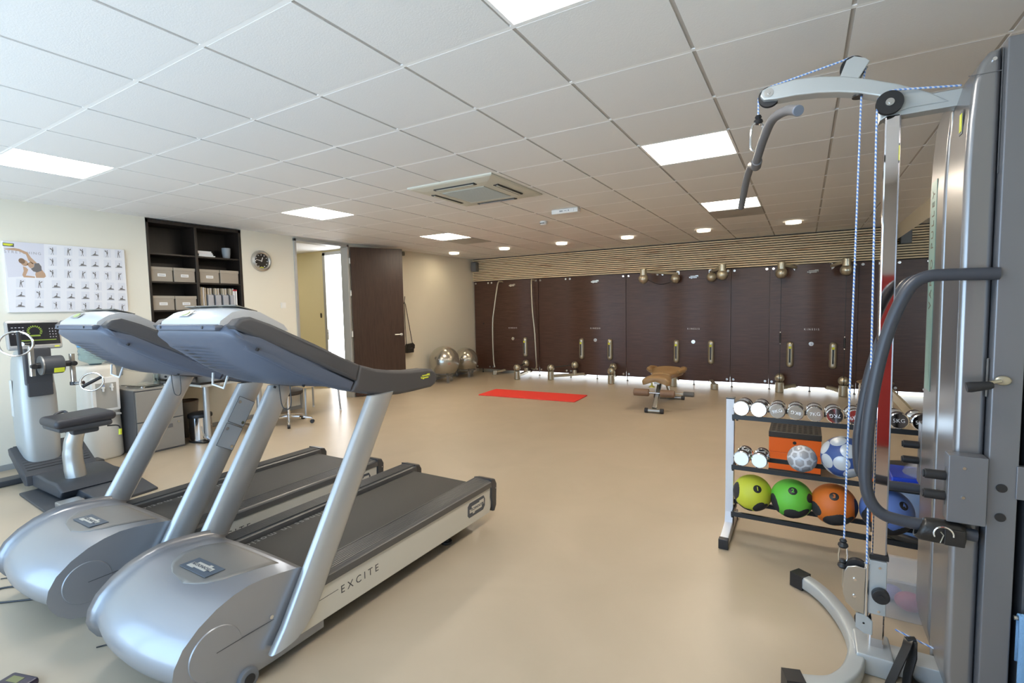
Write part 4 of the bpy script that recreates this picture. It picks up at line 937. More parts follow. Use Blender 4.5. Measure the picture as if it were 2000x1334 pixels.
# bins
t = thing('pedal_bin', (-6.12, 3.06, 0), 'chrome pedal bin with black lid under the black desk', 'bin')
MB().lathe([(0, .012), (.118, .012), (.120, .02), (.120, .29), (0, .29)], seg=40).build('body', chrome, t); MB().lathe([(0, .29), (.128, .288), (.130, .31), (.124, .325), (.09, .342), (0, .346)], seg=40).build('lid', black, t); MB().lathe([(0, 0), (.123, 0), (.123, .022), (0, .022)], seg=40).build('base_ring', black, t)
q = MB().sweep([(.10, -.08, .02), (.17, -.05, .012), (.18, 0, .012)], .05, .012, (0, 1, 0)); q.build('pedal', black, t); MB().tube([(.125, .04, .19), (.145, .03, .12), (.15, .0, .08), (.145, -.04, .10), (.125, -.05, .19)], .005, 8, smooth=4).build('carry_handle', brushed, t)
t = thing('waste_bin', (-6.50, 3.10, 0), 'taller grey cylindrical waste bin behind the chrome pedal bin', 'bin')
MB().lathe([(0, 0), (.10, 0), (.13, .44), (.124, .44), (.095, .01), (0, .01)], seg=32).build('body', mat('taupe_metal', (.20, .18, .155), .45, .3), t); MB().tube([(.127*math.cos(a), .127*math.sin(a), .44) for a in [2*PI*i/32 for i in range(32)]], .006, 8, closed=True).build('rim', mat('brown_rim', (.10, .06, .04), .5), t)
# swivel stool
t = thing('swivel_stool', (-5.92, 4.08, 0), 'black swivel stool on chrome five-star base beside the low table', 'stool')
MB().lathe([(0, .40), (.17, .40), (.19, .42), (.19, .455), (.16, .475), (0, .478)], seg=32).build('seat', mat('black_upholstery', (.03, .025, .022), .6), t); MB().cyl((0, 0, .10), (0, 0, .40), .02, seg=16).build('gas_column', chrome, t)
for k in range(5):
    a = 2*PI*k/5-.62; d = Vector((math.cos(a), math.sin(a), 0))
    l = MB().sweep([d*.02+Vector((0, 0, .115)), d*.15+Vector((0, 0, .10)), d*.30+Vector((0, 0, .075))], [.045, .036, .03], [.035, .025, .018], (-d.y, d.x, 0), bev=1).build('base_arm', chrome, t)
    c = d*.30; sd = Vector((-d.y, d.x, 0)); w = MB().cyl(c-sd*.018+Vector((0, 0, .027)), c+sd*.018+Vector((0, 0, .027)), .027, seg=20, bev=.004).build('castor', black, l); MB().cyl(c+Vector((0, 0, .04)), c+Vector((0, 0, .075)), .010).build('castor_stem', chrome, w)
# low table by the doorway
t = thing('low_table', (-6.32, 4.76, 0), 'low cream table on slim silver legs in front of the doorway', 'table')
MB().box((-.36, -.40, .435), (.36, .30, .475), .006).build('tabletop', mat('maple_laminate', (.66, .55, .36), .4), t)
for x, y in ((.30, -.34), (.30, .24), (-.30, .24), (-.30, -.34)):
    l = MB().cyl((x*1.04, y*1.04, .01), (x*.96, y*.96, .435), .014, seg=14).build('leg', mat('leg_silver', (.55, .58, .62), .3, .7), t); MB().cyl((x*1.04, y*1.04, 0), (x*1.04, y*1.04, .022), .018, seg=14).build('foot_cap', paper, l)
# cables on the floor and small device at the lower edge
for pts, l_ in (([(-3.54, .90, .005), (-3.68, .88, .005), (-3.78, .82, .005), (-3.80, .72, .005), (-3.70, .70, .005), (-3.60, .76, .005), (-3.46, .88, .005)], 'black power cable looping on the floor before the rear treadmill'),
               ([(-2.72, .86, .004), (-2.70, .89, .004), (-2.66, .93, .004)], 'short dark cord end poking out under the front treadmill'), ([(-3.93, .84, .004), (-3.90, .87, .004), (-3.83, .90, .004)], 'short dark cord end poking out left of the rear treadmill')):
    t = MB().tube(pts, .005 if len(pts) > 3 else .003, 8, smooth=6).build('power_cable', black); tag(t, l_, 'cable', 'black cords on the floor')
t = thing('charger_brick', (-2.72, .60, 0), 'small dark power adapter on the floor at the lower left edge', 'power adapter', rz=.3)
MB().box((-.07, -.035, 0), (.07, .035, .03), .01).build('case', mat('purple_black_plastic', (.04, .03, .05), .3), t); MB().box((-.04, -.015, .03), (.02, .015, .031)).build('label', mat('olive_label', (.2, .2, .08), .5), t, smooth=False)
# ------------------------------------------------------------------ cable tower
O = Vector((.50, 2.46, 0))
t = thing('cable_tower', O, 'tall silver dual-handle cable tower with chrome post, standing before the mirror wall', 'cable machine')
tw = mat('tower_silver', (.29, .29, .30), .28, .65); tw2 = mat('tower_grey', (.20, .205, .225), .36, .45); tdk = mat('tower_dark_shroud', (.085, .085, .095), .5); armm = mat('arm_silver', (.50, .53, .54), .38, .35)
tub = mat('blue_black_rubber', (.045, .05, .065), .38)
def L(x, y, z): return Vector((x, y, z))-O
def bw(mb, name, m, par=t, **k): return mb.build(name, m, par, off=-O, **k)
# curved foot
cf = [(-.01, 2.93, .04), (.06, 2.875, .04), (.125, 2.78, .04), (.175, 2.66, .04), (.205, 2.54, .04), (.215, 2.42, .04), (.20, 2.30, .04), (.165, 2.20, .04), (.10, 2.12, .04), (-.03, 2.07, .04)]
P = spline([Vector(p) for p in cf], 5)
o = bw(MB().sweep(P, .062, .062, (0, 0, 1), bev=1), 'curved_foot', armm, angle=60)
for a, b_ in ((P[0], P[2]), (P[-1], P[-3])):
    d = (a-b_).normalized(); bw(MB().sweep([a+d*.012, a-d*.055], .074, .07, (0, 0, 1)), 'end_cap', black, o, smooth=False)
bw(MB().box((.20, 2.37, .005), (.62, 2.47, .075), .006), 'base_beam', armm)
bw(MB().box((.205, 2.33, .0), (.33, 2.51, .085), .01), 'post_shoe', armm)
# chrome post with holes, top beam and arm
bw(MB().box((.252, 2.40, .075), (.303, 2.45, 2.20), .006, seg=2), 'chrome_post', mat('post_chrome', (.80, .78, .80), .05, 1), smooth=False)
bw(MB().box((.245, 2.392, .455), (.31, 2.458, .475), .003), 'post_collar', black)
bw(MB().box((.25, 2.405, 2.195), (.56, 2.465, 2.255), .004), 'top_beam', armm)
arm = [(-.165, 2.353), (-.178, 2.372), (-.17, 2.395), (-.145, 2.405), (-.05, 2.412), (.036, 2.402), (.12, 2.382), (.20, 2.352), (.29, 2.312), (.38, 2.262), (.44, 2.215), (.33, 2.215), (.272, 2.205), (.236, 2.185), (.232, 2.28), (.17, 2.305), (.10, 2.325), (.03, 2.338), (-.05, 2.346), (-.12, 2.347)]
ar = bw(MB().prism(arm, 2.40, 2.47, 'xz', .006, 2), 'curved_arm', armm, angle=50)
bw(MB().prism([(.10, 2.37), (.125, 2.44), (.15, 2.45), (.185, 2.435), (.20, 2.42), (.165, 2.36)], 2.402, 2.412, 'xz', .002, 1).prism([(.10, 2.37), (.125, 2.44), (.15, 2.45), (.185, 2.435), (.20, 2.42), (.165, 2.36)], 2.458, 2.468, 'xz', .002, 1), 'pulley_bracket', armm, ar)
def wheel(c, r, w_, name='pulley', par=t, m=black):
    o = bw(MB().lathe([(0, -w_/2), (r*.98, -w_/2), (r, -w_/2+.002), (r*.86, 0), (r, w_/2-.002), (r*.98, w_/2), (0, w_/2)], c=c, axis='y', seg=36), name, m, par)
    bw(MB().cyl((c[0], c[1]-w_/2-.005, c[2]), (c[0], c[1]-w_/2, c[2]), r*.32, seg=20).cyl((c[0], c[1]-w_/2-.010, c[2]), (c[0], c[1]-w_/2-.004, c[2]), r*.14, seg=8), 'axle_bolt', brushed, o); return o
wheel((-.145, 2.435, 2.372), .042, .02); wheel((.148, 2.435, 2.418), .043, .02)
bw(MB().cyl((-.145, 2.398, 2.378), (-.145, 2.402, 2.378), .018, seg=24).cyl((-.145, 2.395, 2.378), (-.145, 2.399, 2.378), .006, seg=8), 'arm_bolt', brushed)
wheel((.262, 2.375, 2.238), .043, .022); bw(MB().cyl((.262, 2.386, 2.238), (.262, 2.41, 2.238), .012), 'axle', brushed); bw(MB().lathe([(.012, 2.30), (.028, 2.30), (.028, 2.306), (.012, 2.31)], c=(.175, 2.435, 0)), 'rope_guide', black)
# ropes: blue and white twisted look from a procedural stripe
rp = bpy.data.materials.new('blue_white_rope'); rp.use_nodes = True; nt = rp.node_tree; b = nt.nodes['Principled BSDF']; b.inputs['Roughness'].default_value = .7
tc = nt.nodes.new('ShaderNodeTexCoord'); wv = nt.nodes.new('ShaderNodeTexWave'); wv.wave_type = 'BANDS'; wv.bands_direction = 'DIAGONAL'; wv.inputs['Scale'].default_value = 42
cr = nt.nodes.new('ShaderNodeValToRGB'); cr.color_ramp.interpolation = 'CONSTANT'; cr.color_ramp.elements[0].color = (.16, .32, .75, 1); cr.color_ramp.elements[1].color = (.72, .76, .85, 1); cr.color_ramp.elements[1].position = .5
nt.links.new(tc.outputs['Object'], wv.inputs[0]); nt.links.new(wv.outputs['Fac'], cr.inputs[0]); nt.links.new(cr.outputs[0], b.inputs['Base Color'])
RR = .0036
bw(MB().tube([(-.186, 2.435, 2.30), (-.186, 2.435, 2.375), (-.175, 2.435, 2.402), (-.14, 2.435, 2.415), (.10, 2.435, 2.452), (.15, 2.435, 2.462), (.182, 2.435, 2.445), (.189, 2.435, 2.41), (.178, 2.43, 2.30), (.16, 2.41, .50)], RR, 8), 'upper_rope', rp)
bw(MB().tube([(.236, 2.375, .44), (.224, 2.375, 2.20), (.228, 2.375, 2.262), (.262, 2.375, 2.282), (.29, 2.378, 2.282), (.47, 2.40, 2.262)], RR, 8), 'inner_rope', rp)
bw(MB().tube([(.34, 2.42, .17), (.40, 2.41, .155), (.47, 2.40, .14)], RR, 8), 'low_rope', rp)
# shrouds
def shroud(y0, y1, name, near):
    pr = [(.452, .17), (.466, .09), (.495, .045), (.53, .04), (.53, 2.30), (.50, 2.292), (.478, 2.262), (.462, 2.20), (.454, 2.08), (.450, 1.92)]
    o = bw(MB().prism(pr, y0, y1, 'xz', .018 if near else .012, 4), name, tw, angle=50); return o
n1 = shroud(2.205, 2.455, 'near_shroud', 1); n2 = shroud(2.485, 2.735, 'far_shroud', 0)
bw(MB().box((.485, 2.45, .05), (.60, 2.49, 2.25)), 'slot_interior', black, smooth=False)
bw(MB().box((.462, 2.478, .05), (.475, 2.492, 2.2), .004), 'slot_trim', alum, smooth=False)
bw(MB().box((.449, 2.2035, 2.222), (.53, 2.2045, 2.2245)).box((.5285, 2.2, 1.9), (.5305, 2.2045, 2.29)), 'cap_seam', mat('seam_grey', (.12, .12, .125), .5), n1, smooth=False)
bw(MB().cyl((.51, 2.198, 2.262), (.51, 2.206, 2.262), .006, seg=12), 'cap_screw', chrome, n1)
em = bw(MB().box((.4515, 2.27, 2.06), (.4535, 2.31, 2.14), .001, M=None), 'front_emblem', badge, n1, smooth=False); em.location = (0, 0, 0)
bw(MB().box((.4500, 2.277, 2.07), (.4514, 2.303, 2.13)), 'emblem_mark', yell, em, smooth=False)
st = bw(MB().box((.4485, 2.60, 1.12), (.4505, 2.70, 1.98), .0005, seg=1), 'name_strip', mat('mint_film', (.30, .47, .42), .35), n2, smooth=False)
M = frame(L(.4482, 2.65, 1.70), (0, 0, 1), (0, 1, 0))
text('VARIO PULLEY', .054, M, mat('brown_print', (.16, .13, .10), .5), 'lettering', st, .0004, 1.45)
# aluminium side post and rear housing
bw(MB().box((.532, 2.17, 0), (.607, 2.235, 2.312), .006, seg=2), 'side_post', tw2)
bw(MB().box((.532, 2.70, 0), (.607, 2.765, 2.312), .006, seg=2), 'side_post', tw2)
bw(MB().box((.53, 2.235, .05), (.60, 2.70, 2.28)), 'inner_core', tdk, smooth=False)
for z in (.876, .778): bw(MB().lathe([(0, 0), (.014, 0), (.014, .003), (0, .004)], c=(.567, 2.17, z), axis='y', M=Matrix.Rotation(PI, 4, 'Z')), 'bolt_cap', black)
bw(MB().box((.63, 2.19, .03), (1.02, 2.74, 2.26), .02), 'weight_housing', tdk)
bw(MB().box((.60, 2.165, .845), (.70, 2.19, .955), .004), 'housing_bracket', tw2)
# lever on the post
lv = bw(MB().cyl((.552, 2.165, 1.232), (.552, 2.145, 1.232), .001), 'lever_boss', alum)
bw(MB().sph((.555, 2.158, 1.232), .021, sc=(1.0, .45, .75)), 'lever_cap', champ, lv); bw(MB().tube([(.548, 2.15, 1.232), (.52, 2.14, 1.226)], .006, 10), 'lever_rod', champ, lv)
bw(MB().lathe([(0, 0), (.016, 0), (.0175, .01), (.013, .058), (.009, .066), (0, .066)], c=(.462, 2.135, 1.208), M=Matrix.Rotation(math.radians(80), 4, 'Y')), 'lever_grip', black, lv)
bw(MB().box((.524, 2.198, 1.17), (.531, 2.2045, 1.30), .003), 'lever_slot', mat('slot_brown', (.13, .12, .11), .5), n1, smooth=False)
# adjustment boxes with pop pins
def abox(x0, x1, y0, y1, z0, z1, s, name):
    o = bw(MB().box((x0, y0, z0), (x1, y1, z1), .004), name, tw2); ya = (y0+y1)/2
    bw(MB().lathe([(0, -.001), (.016, -.001), (.016, .0), (0, .0)], c=(x0, ya, 0), axis='x', M=Matrix.Translation((0, 0, (z0+z1)/2)) @ Matrix.Diagonal((1, .8, 4.2, 1))), 'oval_slot', mat('slot_grey', (.12, .115, .11), .5), o)
    for z in ((z0+z1)/2+.035*s, (z0+z1)/2-.035*s): bw(MB().cyl((x0-.058, ya, z), (x0, ya, z), .0165, seg=24, bev=.003).cyl((x0-.062, ya, z), (x0-.056, ya, z), .013, seg=20), 'pin_knob', black, o)
    for z in (z0+.09, z0+.19):
        if z < z1: bw(MB().cyl((x0+.04, y0-.004, z), (x0+.04, y0, z), .005, seg=12), 'screw', chrome, o)
abox(.428, .528, 2.145, 2.205, .745, .975, 1, 'adjuster_box'); abox(.452, .50, 2.74, 2.81, .68, .955, 1, 'adjuster_box')
# padded handle loops
nearh = [(.54, 1.577), (.48, 1.578), (.42, 1.579), (.365, 1.577), (.325, 1.555), (.295, 1.50), (.262, 1.40), (.235, 1.27), (.214, 1.10), (.205, .92), (.208, .83), (.225, .765), (.26, .727), (.31, .715), (.40, .71), (.515, .703)]
farh = [(.50, 1.587), (.45, 1.588), (.41, 1.586), (.375, 1.56), (.345, 1.48), (.31, 1.36), (.268, 1.20), (.24, 1.02), (.225, .86), (.23, .74), (.25, .685), (.295, .66), (.36, .66), (.47, .662)]
bw(MB().tube([(x, 2.17, z) for x, z in [(a-.003, c) for a, c in nearh]], .0205, 20, smooth=5), 'handle_loop', tub)
bw(MB().tube([(x, 2.755, z) for x, z in farh], .0205, 20, smooth=5), 'handle_loop', tub)
# low pulley carriage
ca = bw(MB().box((.246, 2.388, .228), (.304, 2.465, .452), .004), 'carriage', armm)
for z in (.427, .245): bw(MB().cyl((.28, 2.384, z), (.28, 2.389, z), .005, seg=12), 'carriage_screw', chrome, ca)
bw(MB().cyl((.284, 2.36, .318), (.284, 2.388, .318), .030, seg=32, bev=.005).cyl((.284, 2.356, .318), (.284, 2.362, .318), .010, seg=20), 'clamp_knob', black, ca)
pc = [(.158, .30), (.168, .262), (.20, .232), (.232, .226), (.234, .418), (.20, .422), (.172, .412), (.160, .385)]
pl_ = bw(MB().prism(pc, 2.372, 2.378, 'xz', .002, 1).prism(pc, 2.43, 2.436, 'xz', .002, 1), 'pulley_plate', brushed)
for z in (.365, .295): bw(MB().cyl((.198, 2.368, z), (.198, 2.373, z), .006, seg=12), 'plate_bolt', chrome, pl_)
bw(MB().cyl((.238, 2.39, .215), (.238, 2.39, .435), .010, seg=20), 'swivel_pin', chrome, pl_)
wheel((.205, 2.404, .40), .040, .024); wheel((.205, 2.404, .305), .038, .024)
wheel((.232, 2.40, .185), .03, .02); bw(MB().prism([(.205, .16), (.205, .222), (.235, .222), (.262, .20), (.262, .142), (.235, .142)], 2.380, 2.386, 'xz', .002, 1), 'lower_bracket', armm)
# rope stopper, hooks
def stopper(x, y, z, par): bw(MB().lathe([(0, .022), (.010, .02), (.014, .012), (.010, .006), (.017, 0), (.019, -.008), (.014, -.016), (0, -.02)], c=(x, y, z), seg=20), 'rope_stopper', black, par)
stopper(-.186, 2.435, 2.285, t); stopper(.157, 2.405, .492, t); stopper(.157, 2.405, .405, t)
def carab(x, y, z, s, name, par=None, rz=0):
    pts = [(0, .035), (.012, .028), (.014, .01), (.016, -.018), (.008, -.032), (-.008, -.032), (-.014, -.02), (-.013, .012), (-.010, .03)]
    P_ = [Vector((x+a*s*math.cos(rz), y+a*s*math.sin(rz), z+b_*s)) for a, b_ in pts]; return MB().tube(P_, .0032*s, 8, closed=True, smooth=4)
bw(carab(.157, 2.405, .448, 1.0, 'c'), 'snap_hook', chrome)

# lat bar and its carabiner hang from the upper rope
t = thing('lat_bar', (-.19, 2.435, 2.12), 'grey rubber-covered curved lat bar hanging from the arm of the cable tower', 'lat bar')
LB = Vector((-.19, 2.435, 2.12)); gr = mat('grey_grip_rubber', (.13, .13, .14), .5, bump=.4, bscale=600)
near_ = [(-.188, 2.405, 2.105), (-.172, 2.33, 2.125), (-.150, 2.24, 2.15), (-.115, 2.12, 2.175), (-.065, 1.99, 2.155), (-.03, 1.92, 2.125)]
far_ = [(-.195, 2.45, 2.098), (-.215, 2.55, 2.125), (-.232, 2.66, 2.15), (-.262, 2.80, 2.125), (-.292, 2.95, 2.07), (-.312, 3.05, 2.03)]
o = MB().tube([Vector(p)-LB for p in near_], .0165, 18, smooth=6).build('grip', gr, t); e = Vector(near_[-1])-LB; d = (e-(Vector(near_[-2])-LB)).normalized()
MB().cyl(e-d*.004, e+d*.007, .0175, seg=24, bev=.003).build('end_cap', mat('bluish_cap', (.15, .18, .24), .4), o)
MB().tube([Vector(p)-LB for p in far_], .0165, 18, smooth=6).build('grip', gr, t)
MB().cyl(Vector((-.186, 2.40, 2.105))-LB, Vector((-.196, 2.47, 2.098))-LB, .021, seg=24, bev=.004).build('collar', gr, t); MB().tube([(.0, .0, .0), (.0, 0, .03), (.0, .02, .045), (0, .04, .03), (0, .04, 0)], .005, 8, smooth=4).build('hanger_eye', chrome, t)
t = carab(0, 0, 0, 1.75, 'c', rz=.3).build('carabiner', chrome); t.location = (-.19, 2.43, 2.212); tag(t, 'long steel carabiner linking the upper rope to the lat bar', 'carabiner')
# ankle cuff on the lower handle
t = thing('ankle_cuff', (.43, 2.17, .705), 'black leather ankle cuff with metal ring wrapped on the lower handle tube', 'ankle cuff')
lc = MATS['black_leather']
rings = []
for x, r1, r2 in ((-.075, .026, .03), (-.06, .033, .040), (-.02, .036, .042), (.03, .034, .040), (.05, .032, .036)):
    rings.append([Vector((x+(.010*math.sin(a) if x < -.05 else 0), r1*math.cos(a), r2*math.sin(a)-.006)) for a in [2*PI*i/28 for i in range(28)]])
MB().loft(rings, caps=False).build('cuff', lc, t).modifiers.new('s', 'SOLIDIFY').thickness = .006
MB().box((-.01, -.048, -.035), (.045, -.038, .022), .004).build('tongue', lc, t)
MB().tube([(-.012+.026*math.cos(a), -.05, .002+.026*math.sin(a)) for a in [PI*1.15-PI*1.2*i/12 for i in range(13)]], .003, 8).build('d_ring', chrome, t)
MB().tube([(-.02, -.05, -.028), (-.012, -.051, 0), (-.02, -.051, .01)], .0018, 6).build('buckle_pin', champ, t)
# strap handles lying by the foot
for k, (loc, l_) in enumerate([((.335, 2.36, 0), 'black strap handle hanging over the base beam of the cable tower'), ((.47, 2.33, 0), 'black strap handle with foam grip lying on the floor at the tower base')]):
    t = thing('strap_handle', loc, l_, 'strap handle', 'black strap handles at the tower base')
    if k == 0:
        MB().sweep([(.045, .03, .165), (.03, -.02, .15), (.0, -.05, .08), (-.025, -.075, .02), (-.03, -.09, .012)], .03, .006, (.6, -.6, 0)).build('strap', lc, t)
        MB().sweep([(.055, .02, .16), (.05, -.02, .12), (.035, -.03, .05), (.03, -.05, .012)], .03, .006, (.6, -.6, 0)).build('strap', lc, t)
        MB().tube([(-.03+.018*math.cos(a), -.095+.012*math.sin(a), .012) for a in [2*PI*i/14 for i in range(14)]], .0035, 8, closed=True).build('d_ring', chrome, t); MB().cyl((.035, .02, .16), (.065, .03, .165), .012, seg=16, bev=.003).build('top_loop', lc, t)
    else:
        MB().cyl((-.065, .155, .035), (.035, .045, .03), .016, seg=20, bev=.003).build('foam_grip', blackr, t)
        MB().sweep([(-.065, .155, .035), (-.085, .10, .03), (-.08, .03, .012), (-.04, -.02, .006), (.04, -.03, .006), (.06, -.02, .006)], .03, .005, (0, 0, 1)).build('strap', lc, t); MB().sweep([(.035, .045, .03), (.05, .01, .015), (.045, -.025, .007)], .03, .005, (0, 0, 1)).build('strap', lc, t)
# towel at the right edge, hung over a low rail on the housing
bw(MB().cyl((.61, 2.165, .452), (.98, 2.165, .452), .007, seg=14).cyl((.64, 2.165, .452), (.64, 2.192, .452), .006, seg=10).cyl((.96, 2.165, .452), (.96, 2.192, .452), .006, seg=10), 'accessory_rail', brushed)
t = thing('towel', (.615, 2.165, .0), 'light blue towel hanging low on the cable tower side at the lower right corner', 'towel')
tm = mat('blue_terry', (.20, .38, .62), .9, bump=1.0, bscale=260); m = MB(); rings = []
prof_ = [(.0125, .30), (.0125, .40), (.0125, .452), (.006, .463), (0, .466), (-.008, .462), (-.013, .45), (-.014, .38), (-.016, .28), (-.018, .18), (-.018, .10)]
for k, (y, z) in enumerate(prof_):
    u = max(0, (.45-z)/.4) if k > 5 else 0
    rings.append([Vector((.005+.27*q/20, y+.012*u*math.sin(q*.9)-.006*u, z)) for q in range(21)])
m.loft(rings, closed=False, caps=False); o = m.build('cloth', tm, t); sdf = o.modifiers.new('s', 'SOLIDIFY'); sdf.thickness = .006; sdf.offset = 0
MB().box((.004, -.029, .095), (.276, -.017, .125), .003).build('hem', mat('pale_blue_terry', (.30, .48, .70), .9, bump=1.0, bscale=260), t)

# ------------------------------------------------------------------ clear storage box behind the tower
t = thing('storage_crate', (.56, 2.95, 0), 'clear plastic storage crate with red and violet items behind the cable tower', 'storage crate')
def shell(x0, x1, y0, y1, z0, z1, th=.003):
    m = MB(); m.box((x0, y0, z0), (x1, y1, z0+th)); m.box((x0, y0, z0), (x0+th, y1, z1)).box((x1-th, y0, z0), (x1, y1, z1)).box((x0, y0, z0), (x1, y0+th, z1)).box((x0, y1-th, z0), (x1, y1, z1)); return m
cpl = mat('milky_plastic', (.80, .82, .85), .25, alpha=.22)
shell(-.22, .18, -.13, .13, .0, .19).build('crate_body', cpl, t, smooth=False); MB().box((-.228, -.138, .182), (.188, .138, .198), .004).build('lid', cpl, t, smooth=False); MB().box((-.015, -.132, .01), (-.011, .13, .185)).build('divider', cpl, t, smooth=False)
for k, (x, y, r_, c_2) in enumerate([(-.10, -.04, .05, (.35, .05, .12)), (.02, .0, .06, (.18, .10, .35)), (.09, -.06, .045, (.55, .05, .08)), (-.16, .04, .04, (.25, .22, .45))]):
    tag(MB().sph((x+.56, y+2.95, r_+.006), r_, sc=(1.2, .9, .9)).build('rubber_ball', mat('ball_colour_%d' % k, c_2, .5)), ['dark red item at the front left inside the clear crate', 'violet item in the middle of the clear crate', 'bright red item at the front right inside the clear crate', 'blue-violet item at the back left inside the clear crate'][k], 'ball', 'coloured items inside the crate')

# ------------------------------------------------------------------ dumbbell rack
rk = mat('rack_white', (.74, .76, .82), .35); rkb = mat('rack_black', (.025, .027, .03), .35, .2)
t = thing('dumbbell_rack', (.22, 3.42, 0), 'three-shelf rack with white uprights and black steel shelves holding weights and balls', 'rack')
for s, x in ((-1, -.62), (1, .60)):
    u = MB().box((x-.024, -.0, .03), (x+.024, .055, .885), .003).build('upright', rk, t); MB().box((x-.025, -.001, .883), (x+.025, .056, .892), .002).build('top_cap', black, u)
    f = MB().prism([(-.26, .0), (.26, .0), (.26, .055), (.07, .075), (.05, .14), (.0, .14), (-.02, .075), (-.26, .055)], x-.024, x+.024, 'yz', .003, 1).build('foot', rk, t)
    for q in (-1, 1): MB().box((x-.028, min(q*.225, q*.268), 0), (x+.028, max(q*.225, q*.268), .062), .004).build('foot_cap', black, f)
for zs in (.795, .475, .172):
    for (ya, za, yb, zb) in ((-.105, zs-.018, -.045, zs-.006), (.045, zs+.012, .105, zs+.024)):
        m = MB().prism([(ya, za), (ya, za+.028), (ya+.006, za+.028), (ya+.006, za+.006), (yb, zb), (yb, zb-.006), ], -.597, .577, 'yz'); m.build('shelf_rail', rkb, t, smooth=False)
    for x in (-.59, .57): MB().box((x-.006, -.10, zs-.03), (x+.006, .10, zs), .002).build('shelf_bracket', rkb, t); MB().cyl((x+.008, -.02, zs-.035), (x+.02, -.02, zs-.035), .010, seg=12).build('bolt', black, t)
ROOT_R = t
def dumbbell(loc, r, txt, label, rot=0, tilt=.10, yaw_=0, red=False):
    t = thing('dumbbell', loc, label, 'dumbbell', 'chrome dumbbells on the rack'); t.rotation_euler = (-tilt, 0, yaw_)
    hd = [(0, .0), (r-.006, .0), (r-.001, .003), (r, .008), (r, .052), (r-.003, .057), (r*.72, .064), (r*.45, .072), (.014, .074)]
    m = MB().lathe([(a, b_-.10) for a, b_ in hd], axis='y', seg=40); m.build('head', chrome, t, angle=22)
    m = MB().lathe([(a, .10-b_) for a, b_ in hd][::-1], axis='y', seg=40); m.build('head', chrome, t, angle=22)
    MB().cyl((0, -.04, 0), (0, .04, 0), .0135, seg=20).build('grip', brushed, t)
    if txt: text(txt, r*.62, frame((0, -.1003, 0), (math.cos(rot), 0, math.sin(rot)), (-math.sin(rot), 0, math.cos(rot))), mat('engraved', (.85, .85, .87), .35, .3), 'lettering', t, .0004, 1.05)
    return t
tx = [None, None, '9KG', '8KG', '7KG', '7KG', '6KG', '6KG', '5KG', '5KG', '4KG', '4KG']
dl = ['leftmost dumbbell of the top shelf, beside the white upright', 'second dumbbell from the left on the top shelf, face blown out white', 'third dumbbell on the top shelf, engraved 9KG, tilted', 'fourth dumbbell on the top shelf, engraved 8KG upside down', 'fifth dumbbell on the top shelf, engraved 7KG upright', 'sixth dumbbell on the top shelf, engraved 7KG upside down',
      'seventh dumbbell on the top shelf, crossed by the blue rope', 'dumbbell on the top shelf hidden behind the dark handle tubes', 'dumbbell engraved 5KG just right of the chrome post', 'dumbbell engraved 5KG second to the right of the chrome post', 'dumbbell half hidden by the tower shroud on the top shelf', 'rightmost dumbbell behind the tower shroud on the top shelf']
rots = [0, 0, .3, 3.0, .1, 3.2, .4, .2, .05, .1, 0, 0]
for k in range(12):
    r_ = .0475 if k < 2 else .0455; dumbbell((-.322+.0965*k, 3.415, .842), r_, tx[k], dl[k], rots[k], tilt=.06, yaw_=-.03 if k < 2 else .01)
for k in range(2): dumbbell((-.318+.10*k, 3.415, .525), .047, None, ['left of the two larger dumbbells on the middle shelf', 'right of the two larger dumbbells on the middle shelf, next to the small football'][k], tilt=.06, yaw_=-.03)

# medicine balls: coloured rubber with black wave patches
def medball(x, r, z, c, num, label, rz, nm, face=(0, 0), pats=()):
    t = thing('medicine_ball', (x, 3.40, z), label, 'medicine ball', 'medicine balls on the bottom shelf'); t.rotation_euler = (0, 0, rz)
    MB().sph((0, 0, 0), r, u=48, v=32).build('ball', mat(nm, c, .5, bump=.3, bscale=300), t)
    # raised black patches: caps bounded by a wavy outline
    for (az, el_, rad) in pats+((1.6, .1, .8),):
        n_ = Vector((math.cos(az)*math.cos(el_), math.sin(az)*math.cos(el_), math.sin(el_))); a1 = n_.orthogonal().normalized(); a2 = n_.cross(a1)
        bm_ = MB(); rings = []
        for j in range(9):
            q = []
            for i in range(36):
                th = 2*PI*i/36; R_ = rad*(1+.28*math.sin(2*th+az*3)+.12*math.sin(3*th))*j/8
                v_ = n_*math.cos(R_)+(a1*math.cos(th)+a2*math.sin(th))*math.sin(R_); q.append(v_*(r+.0012-(.0016 if j == 8 else 0)))
            rings.append(q)
        bm_.loft(rings, caps=False); bm_.build('black_patch', blackr, t, recalc=True)
    az, el_ = face; n_ = Vector((math.cos(az)*math.cos(el_), math.sin(az)*math.cos(el_), math.sin(el_)))
    rt_ = Vector((-math.sin(az), math.cos(az), 0)); M = frame(n_*(r+.0005), rt_, n_.cross(rt_))
    d = MB().lathe([(0, .0016), (.012, .0012), (.0225, -.0006), (.0245, -.004)], seg=28); d.bm.transform(M); d = d.build('number_disc', black, t)
    text(num, .032, M @ Matrix.Translation((0, 0, .0022)), mat(nm, c), 'lettering', d, .0003, bold=.001)
medball(-.262, .112, .297, (.62, .66, .05), '1', 'yellow medicine ball marked 1 beside the white upright', 0, 'yellow_rubber', (-1.2, .55), ((-2.75, .0, .55), (-1.0, -.70, .42), (-.6, -.85, .42), (-2.2, -1.0, .32)))
medball(-.045, .116, .300, (.16, .60, .06), '2', 'green medicine ball marked 2, second on the bottom shelf', .25, 'green_rubber', (-1.75, .72), ((-1.85, -.75, .45), (-1.35, -.62, .42), (-2.9, -.35, .50), (-.65, .25, .30)))
